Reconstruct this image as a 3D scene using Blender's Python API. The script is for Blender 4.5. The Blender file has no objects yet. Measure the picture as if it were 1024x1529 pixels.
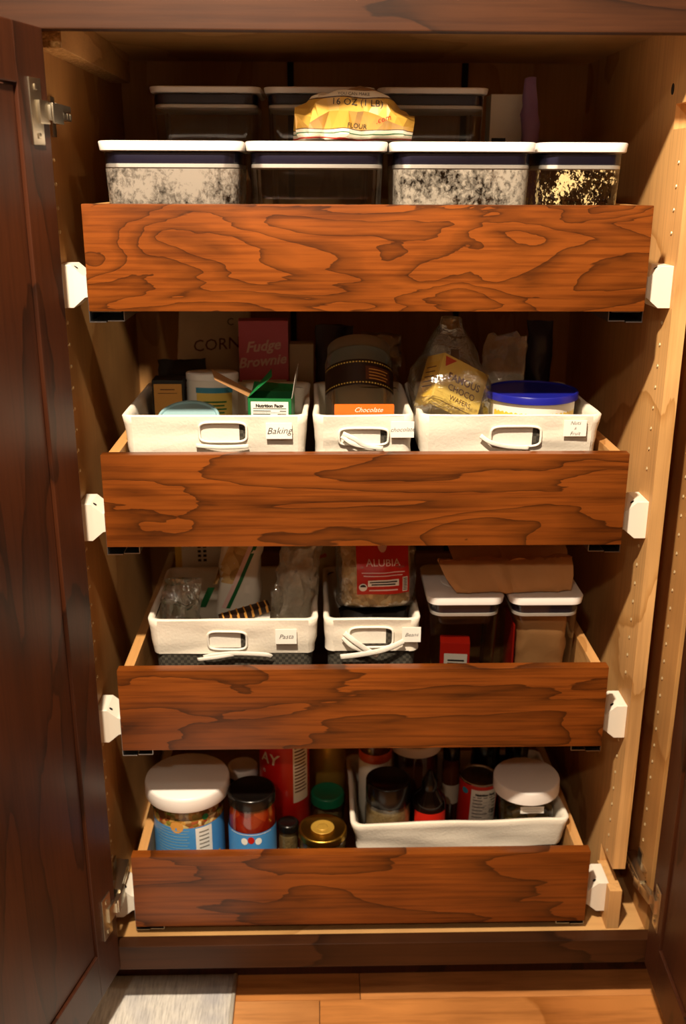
import bpy, bmesh, math, random
from math import sin, cos, pi, radians as rad
from mathutils import Vector, Matrix, noise
from mathutils.bvhtree import BVHTree

scene = bpy.context.scene
COL = scene.collection

# ------------------------------------------------------------------ camera
F_PX = 1486.0                      # focal length in pixels of the 1024x1529 frame
CAM = Vector((-0.0696, -1.4266, 1.4071))
YAW, PITCH, ROLL = .0244, .3221, .0035
fw = Vector((sin(YAW)*cos(PITCH), cos(YAW)*cos(PITCH), -sin(PITCH)))
r0 = Vector((cos(YAW), -sin(YAW), 0)); u0 = r0.cross(fw)
rt = r0*cos(ROLL) + u0*sin(ROLL); up = -r0*sin(ROLL) + u0*cos(ROLL)
cd = bpy.data.cameras.new('camera'); cam = bpy.data.objects.new('camera', cd); COL.objects.link(cam)
cd.sensor_fit = 'VERTICAL'; cd.sensor_height = 36.0; cd.sensor_width = 24.1
cd.lens = F_PX/1529.0*36.0
cd.clip_start = .02
cam.matrix_world = Matrix((( rt.x, up.x, -fw.x, CAM.x), (rt.y, up.y, -fw.y, CAM.y), (rt.z, up.z, -fw.z, CAM.z), (0, 0, 0, 1)))
cd.dof.use_dof = True; cd.dof.focus_distance = 1.46; cd.dof.aperture_fstop = 3.4
scene.camera = cam

def ray(x, y): return fw + rt*((x-512)/F_PX) - up*((y-764.5)/F_PX)
def PY(x, y, Y):
    d = ray(x, y); return CAM + d*((Y-CAM.y)/d.y)
def PZ(x, y, Z):
    d = ray(x, y); return CAM + d*((Z-CAM.z)/d.z)
def PX(x, y, X):
    d = ray(x, y); return CAM + d*((X-CAM.x)/d.x)
def span(x0, x1, y0, y1, Y):
    """centre x, width, top z, bottom z of a pixel rectangle standing at depth Y"""
    m = (y0+y1)/2; a = PY(x0, m, Y); b = PY(x1, m, Y); xm = (x0+x1)/2
    return (a.x+b.x)/2, b.x-a.x, PY(xm, y0, Y).z, PY(xm, y1, Y).z

# ------------------------------------------------------------------ light
def srgb(h):
    h = h.lstrip('#'); o = []
    for i in (0, 2, 4):
        c = int(h[i:i+2], 16)/255.0
        o.append(c/12.92 if c <= .04045 else ((c+.055)/1.055)**2.4)
    return (o[0], o[1], o[2], 1.0)

w = bpy.data.worlds.new('world'); scene.world = w; w.use_nodes = True
w.node_tree.nodes['Background'].inputs[0].default_value = (1.0, .72, .45, 1)
w.node_tree.nodes['Background'].inputs[1].default_value = .05

def lamp(name, loc, target, power, size, color, spread=180):
    l = bpy.data.lights.new(name, 'AREA'); l.shape = 'DISK'; l.size = size; l.energy = power; l.color = color
    l.spread = rad(spread)
    o = bpy.data.objects.new(name, l); COL.objects.link(o); o.location = loc
    o.rotation_euler = (Vector(target)-Vector(loc)).to_track_quat('-Z', 'Y').to_euler()
    return o
WARM = (1.0, .83, .62)
# recessed kitchen ceiling lamps in front of the cabinet, above and behind the camera
lamp('ceiling_lamp_front_offscreen', (-.30, -1.0, 2.48), (0, 0, .8), 60, .09, WARM)
lamp('ceiling_lamp_right_offscreen', (.95, -1.4, 2.48), (0, 0, .8), 2.5, .10, WARM)
lamp('ceiling_lamp_back_offscreen', (-.55, -2.3, 2.48), (0, 0, .8), 9, .12, WARM)

vs = scene.view_settings
vs.view_transform = 'Standard'; vs.look = 'None'; vs.gamma = 1.0; vs.use_curve_mapping = False
vs.exposure = 0.5

# ------------------------------------------------------------------ materials
def new_mat(name):
    m = bpy.data.materials.new(name); m.use_nodes = True
    nt = m.node_tree; b = nt.nodes['Principled BSDF']; return m, nt, b
def N(nt, t, **kw):
    n = nt.nodes.new(t)
    for k, v in kw.items(): setattr(n, k, v)
    return n
def L(nt, a, b): nt.links.new(a, b)
def coords(nt, scale=(1, 1, 1), loc=(0, 0, 0), rot=(0, 0, 0)):
    tc = N(nt, 'ShaderNodeTexCoord'); mp = N(nt, 'ShaderNodeMapping')
    mp.inputs['Scale'].default_value = scale; mp.inputs['Location'].default_value = loc; mp.inputs['Rotation'].default_value = rot
    L(nt, tc.outputs['Object'], mp.inputs['Vector']); return mp.outputs['Vector']
def ramp(nt, fac, stops, interp='LINEAR'):
    r = N(nt, 'ShaderNodeValToRGB'); r.color_ramp.interpolation = interp
    e = r.color_ramp.elements
    while len(e) < len(stops): e.new(.5)
    for el, (p, c) in zip(e, stops): el.position = p; el.color = c
    L(nt, fac, r.inputs['Fac']); return r.outputs['Color']
def nz(nt, vec, scale, detail=2, rough=.5, dist=0.):
    n = N(nt, 'ShaderNodeTexNoise'); n.inputs['Scale'].default_value = scale; n.inputs['Detail'].default_value = detail
    n.inputs['Roughness'].default_value = rough; n.inputs['Distortion'].default_value = dist
    L(nt, vec, n.inputs['Vector']); return n.outputs['Fac']
def bump(nt, b, fac, strength, dist=.002):
    bp = N(nt, 'ShaderNodeBump'); bp.inputs['Strength'].default_value = strength; bp.inputs['Distance'].default_value = dist
    L(nt, fac, bp.inputs['Height']); L(nt, bp.outputs['Normal'], b.inputs['Normal'])
def mixc(nt, fac, a, b, mode='MIX'):
    m = N(nt, 'ShaderNodeMix'); m.data_type = 'RGBA'; m.blend_type = mode
    for s, v in ((m.inputs[0], fac), (m.inputs[6], a), (m.inputs[7], b)):
        if hasattr(v, 'is_linked'): L(nt, v, s)
        elif isinstance(v, (int, float)): s.default_value = v
        else: s.default_value = v
    return m.outputs[2]

def plain(name, col, rough=.5, metal=0., vary=.08, bumpy=0., bscale=60., spec=.5, coat=0.):
    m, nt, b = new_mat(name)
    v = coords(nt); c = srgb(col)
    dk = tuple(x*(1-vary*2) for x in c[:3])+(1,)
    f = nz(nt, v, 24, 4, .6)
    L(nt, mixc(nt, f, dk, tuple(min(1, x*(1+vary)) for x in c[:3])+(1,)), b.inputs['Base Color'])
    b.inputs['Roughness'].default_value = rough; b.inputs['Metallic'].default_value = metal
    b.inputs['Specular IOR Level'].default_value = spec; b.inputs['Coat Weight'].default_value = coat
    if bumpy: bump(nt, b, nz(nt, v, bscale, 3), bumpy)
    return m

def wood(name, light, mid, dark, axis='x', seed=0., rings=9., stretch=(1.1, 1, 5.0), rough=.33, spec=.45, figure=1.0, fine=.5):
    m, nt, b = new_mat(name)
    s = stretch
    if axis == 'z': s = (stretch[2], stretch[1]*1.0, stretch[0])
    if axis == 'y': s = (stretch[2], stretch[0], stretch[2])
    v = coords(nt, s, (seed*3.1, seed*1.7, seed*2.3))
    f = nz(nt, v, 1.7, 8, .40, .35*figure)
    mu = N(nt, 'ShaderNodeMath', operation='MULTIPLY'); mu.inputs[1].default_value = rings; L(nt, f, mu.inputs[0])
    fr = N(nt, 'ShaderNodeMath', operation='FRACT'); L(nt, mu.outputs[0], fr.inputs[0])
    base = ramp(nt, fr.outputs[0], [(0, srgb(light)), (.02, srgb(dark)), (.13, srgb(mid)), (.6, srgb(light)), (1, srgb(light))])
    g = {'x': (5, 60, 170), 'z': (170, 170, 5), 'y': (170, 5, 170)}[axis]
    v2 = coords(nt, g, (seed, seed, seed))
    gr = nz(nt, v2, 1.0, 4, .6)
    gcol = ramp(nt, gr, [(.33, (.42, .36, .32, 1)), (.56, (1, 1, 1, 1))])
    c1 = mixc(nt, fine, base, gcol, 'MULTIPLY')
    v3 = coords(nt, (1, 1, 1), (seed, 0, seed))
    bl = ramp(nt, nz(nt, v3, 5, 2), [(.3, (.62, .55, .5, 1)), (.68, (1.1, 1.05, 1, 1))])
    c2 = mixc(nt, .75, c1, bl, 'MULTIPLY')
    L(nt, c2, b.inputs['Base Color'])
    b.inputs['Roughness'].default_value = rough; b.inputs['Specular IOR Level'].default_value = spec
    bump(nt, b, gr, .12, .0006)
    return m

def clear(name, tint=(.9, .9, .88), gloss=.05, rough=.06, dust=None, crinkle=0., cscale=30., haze=0.):
    """thin-walled clear plastic or glass: see-through with surface reflection; dust = (amount, colour, scale, spotty)"""
    m, nt, b = new_mat(name)
    out = nt.nodes['Material Output']
    nt.nodes.remove(b)
    tr = N(nt, 'ShaderNodeBsdfTransparent'); tr.inputs[0].default_value = tint+(1,)
    gl = N(nt, 'ShaderNodeBsdfGlossy'); gl.inputs['Roughness'].default_value = rough; gl.inputs[0].default_value = (1, 1, 1, 1)
    lw = N(nt, 'ShaderNodeLayerWeight'); lw.inputs[0].default_value = .25
    ad = N(nt, 'ShaderNodeMath', operation='MULTIPLY_ADD'); ad.inputs[1].default_value = .75; ad.inputs[2].default_value = gloss*.5
    L(nt, lw.outputs['Fresnel'], ad.inputs[0])
    mx = N(nt, 'ShaderNodeMixShader'); L(nt, ad.outputs[0], mx.inputs[0]); L(nt, tr.outputs[0], mx.inputs[1]); L(nt, gl.outputs[0], mx.inputs[2])
    sh = mx.outputs[0]
    if haze:
        df = N(nt, 'ShaderNodeBsdfDiffuse'); df.inputs[0].default_value = (.85, .78, .64, 1)
        m3 = N(nt, 'ShaderNodeMixShader'); m3.inputs[0].default_value = haze
        L(nt, sh, m3.inputs[1]); L(nt, df.outputs[0], m3.inputs[2]); sh = m3.outputs[0]
    if crinkle:
        v = coords(nt); f = nz(nt, v, cscale, 3, .6, 1.5)
        bp = N(nt, 'ShaderNodeBump'); bp.inputs['Strength'].default_value = crinkle; bp.inputs['Distance'].default_value = .01
        L(nt, f, bp.inputs['Height']); L(nt, bp.outputs['Normal'], gl.inputs['Normal']); L(nt, bp.outputs['Normal'], lw.inputs['Normal'])
    if dust:
        e, col, sc, spotty, mx_ = dust; amt = e
        v = coords(nt, (1, 1, .8), (amt*7, sc*.1, 0))
        f1 = nz(nt, v, sc, 6, .72, .3); f2 = nz(nt, v, sc*.12, 2)
        mu = N(nt, 'ShaderNodeMath', operation='MULTIPLY_ADD'); mu.inputs[1].default_value = .8; L(nt, f2, mu.inputs[0]); L(nt, f1, mu.inputs[2])
        fac = ramp(nt, mu.outputs[0], [(e-(.02 if spotty else .16), (0, 0, 0, 1)), (e+(.02 if spotty else .14), (mx_, mx_, mx_, 1))])
        spx = N(nt, 'ShaderNodeSeparateXYZ'); tcx = N(nt, 'ShaderNodeTexCoord'); L(nt, tcx.outputs['Object'], spx.inputs[0])
        lt = N(nt, 'ShaderNodeMath', operation='LESS_THAN'); lt.inputs[1].default_value = .171; L(nt, spx.outputs['Z'], lt.inputs[0])
        ml = N(nt, 'ShaderNodeMath', operation='MULTIPLY'); L(nt, fac, ml.inputs[0]); L(nt, lt.outputs[0], ml.inputs[1]); fac = ml.outputs[0]
        df = N(nt, 'ShaderNodeBsdfDiffuse'); df.inputs[0].default_value = srgb(col)
        m2 = N(nt, 'ShaderNodeMixShader'); L(nt, fac, m2.inputs[0]); L(nt, sh, m2.inputs[1]); L(nt, df.outputs[0], m2.inputs[2])
        sh = m2.outputs[0]
    L(nt, sh, out.inputs['Surface'])
    return m

def weave(name, c1, c2, scale, rough=.8, bstr=.5):
    m, nt, b = new_mat(name)
    v = coords(nt, (scale, scale, scale))
    br = N(nt, 'ShaderNodeTexChecker'); br.inputs['Scale'].default_value = 1.0
    L(nt, v, br.inputs['Vector'])
    n = nz(nt, v, .8, 3)
    f = N(nt, 'ShaderNodeMath', operation='MULTIPLY'); L(nt, br.outputs['Fac'], f.inputs[0]); L(nt, n, f.inputs[1])
    L(nt, mixc(nt, f.outputs[0], srgb(c1), srgb(c2)), b.inputs['Base Color'])
    b.inputs['Roughness'].default_value = rough
    bump(nt, b, f.outputs[0], bstr, .002); return m

def bands(name, stops, axis='Z', lo=0., hi=.1, wob=.15, rough=.45, speck=None):
    """printed wrapper: colour bands along an object axis with a wavy edge"""
    m, nt, b = new_mat(name)
    tc = N(nt, 'ShaderNodeTexCoord'); sp = N(nt, 'ShaderNodeSeparateXYZ'); L(nt, tc.outputs['Object'], sp.inputs[0])
    mr = N(nt, 'ShaderNodeMapRange'); mr.inputs['From Min'].default_value = lo; mr.inputs['From Max'].default_value = hi
    L(nt, sp.outputs[axis], mr.inputs['Value'])
    nn = nz(nt, tc.outputs['Object'], 14, 1)
    ma = N(nt, 'ShaderNodeMath', operation='MULTIPLY_ADD'); ma.inputs[1].default_value = wob; L(nt, nn, ma.inputs[0]); L(nt, mr.outputs[0], ma.inputs[2])
    c = ramp(nt, ma.outputs[0], [(p, srgb(x)) for p, x in stops], 'CONSTANT')
    if speck:
        col, sc, thr = speck
        f = ramp(nt, nz(nt, tc.outputs['Object'], sc, 3), [(thr, (0, 0, 0, 1)), (thr+.02, (1, 1, 1, 1))])
        c = mixc(nt, f, c, srgb(col))
    L(nt, c, b.inputs['Base Color']); b.inputs['Roughness'].default_value = rough; b.inputs['Coat Weight'].default_value = .25
    return m

def pebbles(name, cols, scale, rough=.6, bstr=1.):
    """grain, beans or chopped food: voronoi cells, each with its own colour"""
    m, nt, b = new_mat(name)
    v = coords(nt); vo = N(nt, 'ShaderNodeTexVoronoi'); vo.inputs['Scale'].default_value = scale; L(nt, v, vo.inputs['Vector'])
    sp = N(nt, 'ShaderNodeSeparateColor'); L(nt, vo.outputs['Color'], sp.inputs[0])
    n = len(cols)
    L(nt, ramp(nt, sp.outputs[0], [(i/max(1, n-1)*.9, srgb(c)) for i, c in enumerate(cols)]), b.inputs['Base Color'])
    b.inputs['Roughness'].default_value = rough
    iv = N(nt, 'ShaderNodeMath', operation='SUBTRACT'); iv.inputs[0].default_value = 1; L(nt, vo.outputs['Distance'], iv.inputs[1])
    bump(nt, b, iv.outputs[0], bstr, .004); return m

M = {}
for i, (sd, rg) in enumerate(((1.0, 15.), (2.3, 9.), (4.1, 8.), (6.2, 7.))):
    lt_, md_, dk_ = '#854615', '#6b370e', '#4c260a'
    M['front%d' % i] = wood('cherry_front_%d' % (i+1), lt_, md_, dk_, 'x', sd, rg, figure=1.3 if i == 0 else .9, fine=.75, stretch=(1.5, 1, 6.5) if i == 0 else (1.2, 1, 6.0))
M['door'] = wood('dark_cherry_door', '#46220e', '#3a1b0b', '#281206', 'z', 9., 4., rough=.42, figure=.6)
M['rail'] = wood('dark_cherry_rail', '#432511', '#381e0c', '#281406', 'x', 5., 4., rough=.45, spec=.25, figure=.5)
M['maple'] = wood('maple_ply', '#c3945a', '#b9884e', '#ad7a42', 'z', 3., 4., rough=.5, spec=.3, figure=.5, fine=.18)
M['maple_x'] = wood('maple_floor', '#cfa46c', '#c49a62', '#b58a54', 'x', 3.5, 4., rough=.45, spec=.3, figure=.5, fine=.18)
M['maple_y'] = wood('maple_drawer_side', '#cf9f66', '#c4945a', '#b5844c', 'y', 2.5, 4., rough=.45, spec=.3, figure=.5, fine=.2)
M['ply_edge'] = wood('ply_front_edge', '#dcae72', '#d2a468', '#bd8c50', 'z', 7.5, 6., rough=.55, spec=.25, fine=.3)
M['side_wood'] = wood('maple_side', '#c3945a', '#b9884e', '#ad7a42', 'z', 8., 4., rough=.45, spec=.35, figure=.5, fine=.2)
M['chip'] = pebbles('particle_board', ['#b98b50', '#a3763c', '#d0a468'], 300, .9, .4)
M['white_plastic'] = plain('white_spacer_plastic', '#ece4d4', .4, vary=.02)
M['lid_white'] = plain('lid_white_plastic', '#f2ece6', .35, vary=.015)
M['navy'] = plain('navy_silicone', '#27253f', .45, vary=.05)
M['metal'] = plain('nickel_metal', '#cfc4ae', .3, 1., vary=.05)
M['zinc'] = plain('zinc_slide', '#a9abae', .35, 1., vary=.06)
M['steel'] = plain('steel_can', '#c7c3b8', .25, 1., vary=.04)
M['hole'] = plain('pin_socket', '#e6cfa0', .35, .6, vary=.05)
M['dark'] = plain('dark_trim_and_hole_shade', '#0c0906', .8)
M['clear'] = clear('clear_acrylic')
M['clear_dust1'] = clear('clear_acrylic_flour_film', dust=(.87, '#b0a598', 130, False, .66))
M['clear_dust2'] = clear('clear_acrylic_specks', dust=(1.05, '#d8c49a', 230, True, .9))
M['clear_dust3'] = clear('clear_acrylic_flour_patches', dust=(.91, '#bdb2a2', 120, False, .66))
M['clear_dust4'] = clear('clear_acrylic_cornmeal_specks', dust=(1.0, '#d9c08a', 240, True, .9))
M['glass'] = clear('jar_glass', (.93, .95, .92), .16, .03)
M['film'] = clear('clear_film', (.95, .94, .92), .26, .10, crinkle=.5, cscale=26, haze=.02)
M['film2'] = clear('cloudy_film', (.92, .9, .84), .26, .14, crinkle=.6, cscale=34, haze=.28)
M['linen'] = plain('cream_linen', '#e9e0d0', .9, vary=.05, bumpy=.25, bscale=220, spec=.2)
M['linen_white'] = plain('white_cotton', '#efe9dd', .9, vary=.03, bumpy=.2, bscale=240, spec=.2)
M['wicker'] = weave('dark_wicker', '#2e2a22', '#5d574b', 190)
M['card'] = plain('white_label_card', '#f3efe6', .7, vary=.02)
M['ink'] = plain('black_ink', '#16130f', .6, vary=.02)
M['kraft'] = plain('kraft_paper', '#c8935c', .75, vary=.08, bumpy=.3, bscale=40)
M['kraft_dark'] = plain('kraft_board', '#a5784a', .8, vary=.08)
M['white'] = plain('white_paper', '#ece7dc', .55, vary=.03)
M['red'] = plain('red_print', '#c4200f', .45, vary=.05)
M['red_can'] = plain('red_can_print', '#c9180c', .35, vary=.05)
M['green'] = plain('green_print', '#0f6a34', .5, vary=.05)
M['pink'] = plain('pink_print', '#d86a84', .5, vary=.04)
M['pink_pale'] = plain('pale_pink_lettering', '#edc9c4', .5, vary=.02)
M['yellow'] = plain('yellow_print', '#e6bf45', .45, vary=.05)
M['yellow_pale'] = plain('pale_yellow_print', '#eacb62', .45, vary=.04)
M['amber'] = plain('amber_print', '#d79a45', .6, vary=.05)
M['blue_lid'] = plain('blue_lid_plastic', '#1a1f8e', .3, vary=.05)
M['blue_label'] = plain('sky_blue_label', '#4a94d6', .4, vary=.05)
M['teal'] = plain('pale_blue_plastic', '#8fb2b8', .35, vary=.04)
M['blue_line'] = plain('blue_print', '#3a8fae', .45, vary=.03)
M['black_plastic'] = plain('black_lid_plastic', '#100d0b', .22, vary=.1)
M['brown_dark'] = plain('dark_brown_label', '#2b160c', .45, vary=.1)
M['brown_ink'] = plain('brown_lettering', '#5a2d12', .5, vary=.03)
M['orange'] = plain('orange_wrapper', '#d9691f', .35, vary=.05)
M['orange_lid'] = plain('orange_band', '#cf4f1a', .45, vary=.05)
M['gold'] = plain('gold_tin', '#b9943c', .3, 1., vary=.06)
M['gold_dull'] = plain('gold_can', '#c49a40', .35, .35, vary=.06)
M['green_lid'] = plain('green_lid_plastic', '#0f7a54', .35, vary=.05)
M['purple'] = plain('lilac_pouch', '#8d6a96', .45, vary=.1, bumpy=.3)
M['purple_dark'] = plain('dark_purple_foil', '#241a2c', .3, vary=.15, bumpy=.6)
M['navy_film'] = plain('navy_pouch', '#16193a', .3, vary=.15, bumpy=.4)
M['grey_board'] = plain('grey_carton', '#8f8a80', .7, vary=.05)
M['charcoal'] = plain('charcoal_pouch', '#17130f', .5, vary=.2, bumpy=.4)
M['cream_bag'] = plain('cream_paper_bag', '#cfc0a8', .7, vary=.06, bumpy=.4, bscale=18)
M['grain'] = pebbles('chickpeas', ['#b08a54', '#d9b981', '#caa569', '#e6cf9d'], 95, .55)
M['pasta'] = pebbles('pasta_pieces', ['#c9a566', '#e1c48a', '#a67f45'], 60, .6)
M['pepper'] = pebbles('roasted_peppers', ['#c2230b', '#e03a10', '#a81a08', '#ef5a20'], 34, .3, .6)
M['olive'] = pebbles('chopped_mix', ['#b57a2a', '#d8b15a', '#9a2a16', '#7d8a2e', '#e6c98c', '#8a5a24'], 130, .55, .3)
M['tan_food'] = pebbles('tan_powder', ['#a98a58', '#c4a774', '#b59865'], 200, .8, .3)
M['leaf_food'] = pebbles('dried_pieces', ['#5b5030', '#8a7440', '#3d3a22', '#a4894e'], 70, .7)
M['amber_sauce'] = plain('amber_sauce', '#5a2c10', .2, vary=.15)
M['soy'] = plain('dark_sauce_glass', '#160a06', .12, vary=.2)
M['floor'] = [wood('oak_plank_%d' % i, a, b_, c_, 'x', 11.+i*2.3, 2.5, rough=.35, spec=.4, fine=.5) for i, (a, b_, c_) in enumerate(
    (('#cf8f54', '#c58248', '#b07038'), ('#c58448', '#bb783e', '#a66830'), ('#d79c64', '#cc8e54', '#b87a42')))]
M['gap'] = plain('floor_joint', '#3a2210', .9)
M['paint'] = plain('taupe_paint', '#b0a18b', .8, vary=.02)

def rug_mat():
    m, nt, b = new_mat('grey_blue_rug')
    v = coords(nt, (260, 22, 1)); f = nz(nt, v, 1., 3, .7)
    c = ramp(nt, f, [(.3, srgb('#b4b1ae')), (.5, srgb('#dad6cf')), (.7, srgb('#efece6'))])
    v2 = coords(nt); f2 = nz(nt, v2, 9, 3, .6)
    c = mixc(nt, ramp(nt, f2, [(.48, (0, 0, 0, 1)), (.68, (.45, .45, .45, 1))]), c, srgb('#7b8098'))
    L(nt, c, b.inputs['Base Color']); b.inputs['Roughness'].default_value = .95
    bump(nt, b, f, .6, .002); return m
M['rug'] = rug_mat()

# ------------------------------------------------------------------ helpers
def to_obj(name, bm, mat, parent=None, smooth=False, angle=None):
    me = bpy.data.meshes.new(name)
    bmesh.ops.recalc_face_normals(bm, faces=bm.faces[:])
    if smooth:
        for f in bm.faces: f.smooth = True
        if angle:
            for e in bm.edges:
                if len(e.link_faces) == 2 and e.calc_face_angle(0) > rad(angle): e.smooth = False
    bm.to_mesh(me); bm.free()
    mats = mat if isinstance(mat, (list, tuple)) else [mat]
    for m in mats: me.materials.append(m)
    o = bpy.data.objects.new(name, me); COL.objects.link(o); o.parent = parent
    return o
def tag(o, label, cat, group=None):
    o['label'] = label; o['category'] = cat
    if group: o['group'] = group
    return o
def thing(name, label, cat, loc=(0, 0, 0), rot=(0, 0, 0), group=None):
    o = bpy.data.objects.new(name, None); COL.objects.link(o); o.empty_display_size = .03
    o.location = loc; o.rotation_euler = rot
    return tag(o, label, cat, group)
def bmx(): return bmesh.new()
def box(bm, x0, x1, y0, y1, z0, z1, bev=0., mi=0):
    v = [bm.verts.new((x, y, z)) for z in (z0, z1) for y in (y0, y1) for x in (x0, x1)]
    fs = [bm.faces.new([v[i] for i in q]) for q in ((0, 2, 3, 1), (4, 5, 7, 6), (0, 1, 5, 4), (2, 6, 7, 3), (0, 4, 6, 2), (1, 3, 7, 5))]
    for f in fs: f.material_index = mi
    if bev:
        es = list({e for f in fs for e in f.edges})
        bmesh.ops.bevel(bm, geom=es, offset=bev, segments=2, profile=.7, affect='EDGES')
    return bm
def obox(bm, c, ax, ay, az, hx, hy, hz, bev=0.):
    """oriented box: centre, three unit axes, half sizes"""
    c = Vector(c); start = set(bm.verts)
    box(bm, -hx, hx, -hy, hy, -hz, hz, bev)
    for v in bm.verts:
        if v not in start: v.co = c + Vector(ax)*v.co.x + Vector(ay)*v.co.y + Vector(az)*v.co.z
    return bm
def rr(w, d, r, n=5):
    r = min(r, w/2-1e-4, d/2-1e-4); pts = []
    for cx, cy, a0 in ((w/2-r, -d/2+r, -pi/2), (w/2-r, d/2-r, 0), (-w/2+r, d/2-r, pi/2), (-w/2+r, -d/2+r, pi)):
        for k in range(n+1):
            a = a0+pi/2*k/n; pts.append((cx+r*cos(a), cy+r*sin(a)))
    return pts
def loft(bm, rings, cap0=True, cap1=True):
    vs_ = [[bm.verts.new(p) for p in ring] for ring in rings]
    n = len(vs_[0])
    for a, b in zip(vs_, vs_[1:]):
        for i in range(n): bm.faces.new((a[i], a[(i+1) % n], b[(i+1) % n], b[i]))
    if cap0: bm.faces.new(list(reversed(vs_[0])))
    if cap1: bm.faces.new(vs_[-1])
    return vs_
def rloft(bm, levels, cap0=True, cap1=True, n=5):
    return loft(bm, [[(x, y, z) for x, y in rr(w_, d_, r_, n)] for z, w_, d_, r_ in levels], cap0, cap1)
def lathe(bm, prof, n=40, cap0=True, cap1=True, cx=0, cy=0):
    rings = [[(cx+r*cos(2*pi*i/n), cy+r*sin(2*pi*i/n), z) for i in range(n)] for r, z in prof]
    loft(bm, rings, cap0, cap1); return bm
def tube(bm, pts, r, n=8, flat=1., closed=False):
    pts = [Vector(p) for p in pts]; rings = []
    for i, p in enumerate(pts):
        if closed: t = pts[(i+1) % len(pts)]-pts[i-1]
        else: t = pts[min(i+1, len(pts)-1)]-pts[max(i-1, 0)]
        t.normalize(); a = t.cross(Vector((0, 1, 0)))
        if a.length < .05: a = t.cross(Vector((1, 0, 0)))
        a.normalize(); b = t.cross(a).normalized()
        rings.append([p+a*r*cos(2*pi*k/n)+b*r*flat*sin(2*pi*k/n) for k in range(n)])
    if closed: rings.append(rings[0])
    loft(bm, rings, not closed, not closed)
    if closed: bmesh.ops.remove_doubles(bm, verts=bm.verts[:], dist=1e-6)
    return bm
def smooth_path(pts, n=6):
    P = [Vector(p) for p in pts]; out = []
    for i in range(len(P)-1):
        a = P[max(i-1, 0)]; b = P[i]; c = P[i+1]; d = P[min(i+2, len(P)-1)]
        for k in range(n):
            t = k/n
            out.append(.5*((2*b)+(c-a)*t+(2*a-5*b+4*c-d)*t*t+(3*b-a-3*c+d)*t**3))
    out.append(P[-1]); return out

# flat print: text and rules mapped on a surface; fn(u, v) -> local point
def planar(o, r=(1, 0, 0), u=(0, 0, 1)):
    o, r, u = Vector(o), Vector(r).normalized(), Vector(u).normalized()
    return lambda a, b: o+r*a+u*b
def cyl(R, ang=0., z0=0.):
    return lambda a, b: Vector((R*sin(ang+a/R), -R*cos(ang+a/R), z0+b))
def text_mesh(body, size, shear=0., align='CENTER', thin=0., spacing=1.):
    c = bpy.data.curves.new('lettering', 'FONT'); c.body = body; c.size = size; c.align_x = align; c.align_y = 'CENTER'
    c.shear = shear; c.offset = thin; c.resolution_u = 2; c.space_character = spacing
    o = bpy.data.objects.new('lettering', c); COL.objects.link(o)
    bpy.context.view_layer.update()
    me = bpy.data.meshes.new_from_object(o.evaluated_get(bpy.context.evaluated_depsgraph_get()))
    bpy.data.objects.remove(o); bpy.data.curves.remove(c); return me
def letter(parent, body, size, fn, mat, shear=0., align='CENTER', thin=0., rot=0., sx=1., name='lettering', arc=0., spacing=1.):
    me = text_mesh(body, size, shear, align, thin, spacing)
    for v in me.vertices:
        x, y = v.co.x*sx, v.co.y
        if arc: y += -arc*x*x
        v.co = fn(x*cos(rot)-y*sin(rot), x*sin(rot)+y*cos(rot))
    me.materials.append(mat); o = bpy.data.objects.new(name, me); COL.objects.link(o); o.parent = parent; return o
def patch(parent, name, u0, u1, v0, v1, fn, mat, nu=12, nv=1):
    bm = bmx(); g = [[bm.verts.new(fn(u0+(u1-u0)*i/nu, v0+(v1-v0)*j/nv)) for i in range(nu+1)] for j in range(nv+1)]
    for j in range(nv):
        for i in range(nu): bm.faces.new((g[j][i], g[j][i+1], g[j+1][i+1], g[j+1][i]))
    me_o = to_obj(name, bm, mat, parent, True); return me_o
def rules(parent, rects, fn, mat, name='printed_rules', nu=4):
    bm = bmx()
    for u0, u1, v0, v1 in rects:
        g = [[bm.verts.new(fn(u0+(u1-u0)*i/nu, v)) for i in range(nu+1)] for v in (v0, v1)]
        for i in range(nu): bm.faces.new((g[0][i], g[0][i+1], g[1][i+1], g[1][i]))
    return to_obj(name, bm, mat, parent)
def nutrition(parent, w_, h_, fn, lines=7, calories=None):
    """white panel with a boxed heading, rules and a few lines of small print"""
    letter(parent, 'Nutrition Facts', w_*.125, lambda a, b: fn(a, b+h_*.43), M['ink'], thin=.0004)
    rs = [(-w_*.46, w_*.46, h_*.36, h_*.375)]
    y = h_*.30
    rnd = random.Random(int(w_*1e5))
    for i in range(lines):
        rs.append((-w_*.46, -w_*.46+w_*rnd.uniform(.3, .6), y, y+h_*.018))
        rs.append((w_*rnd.uniform(.2, .3), w_*.46, y, y+h_*.018))
        rs.append((-w_*.46, w_*.46, y-h_*.035, y-h_*.03)); y -= h_*.075
    rules(parent, rs, fn, M['ink'])
    if calories: letter(parent, calories, w_*.2, lambda a, b: fn(a+w_*.32, b+h_*.05), M['ink'], thin=.0004)

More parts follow.
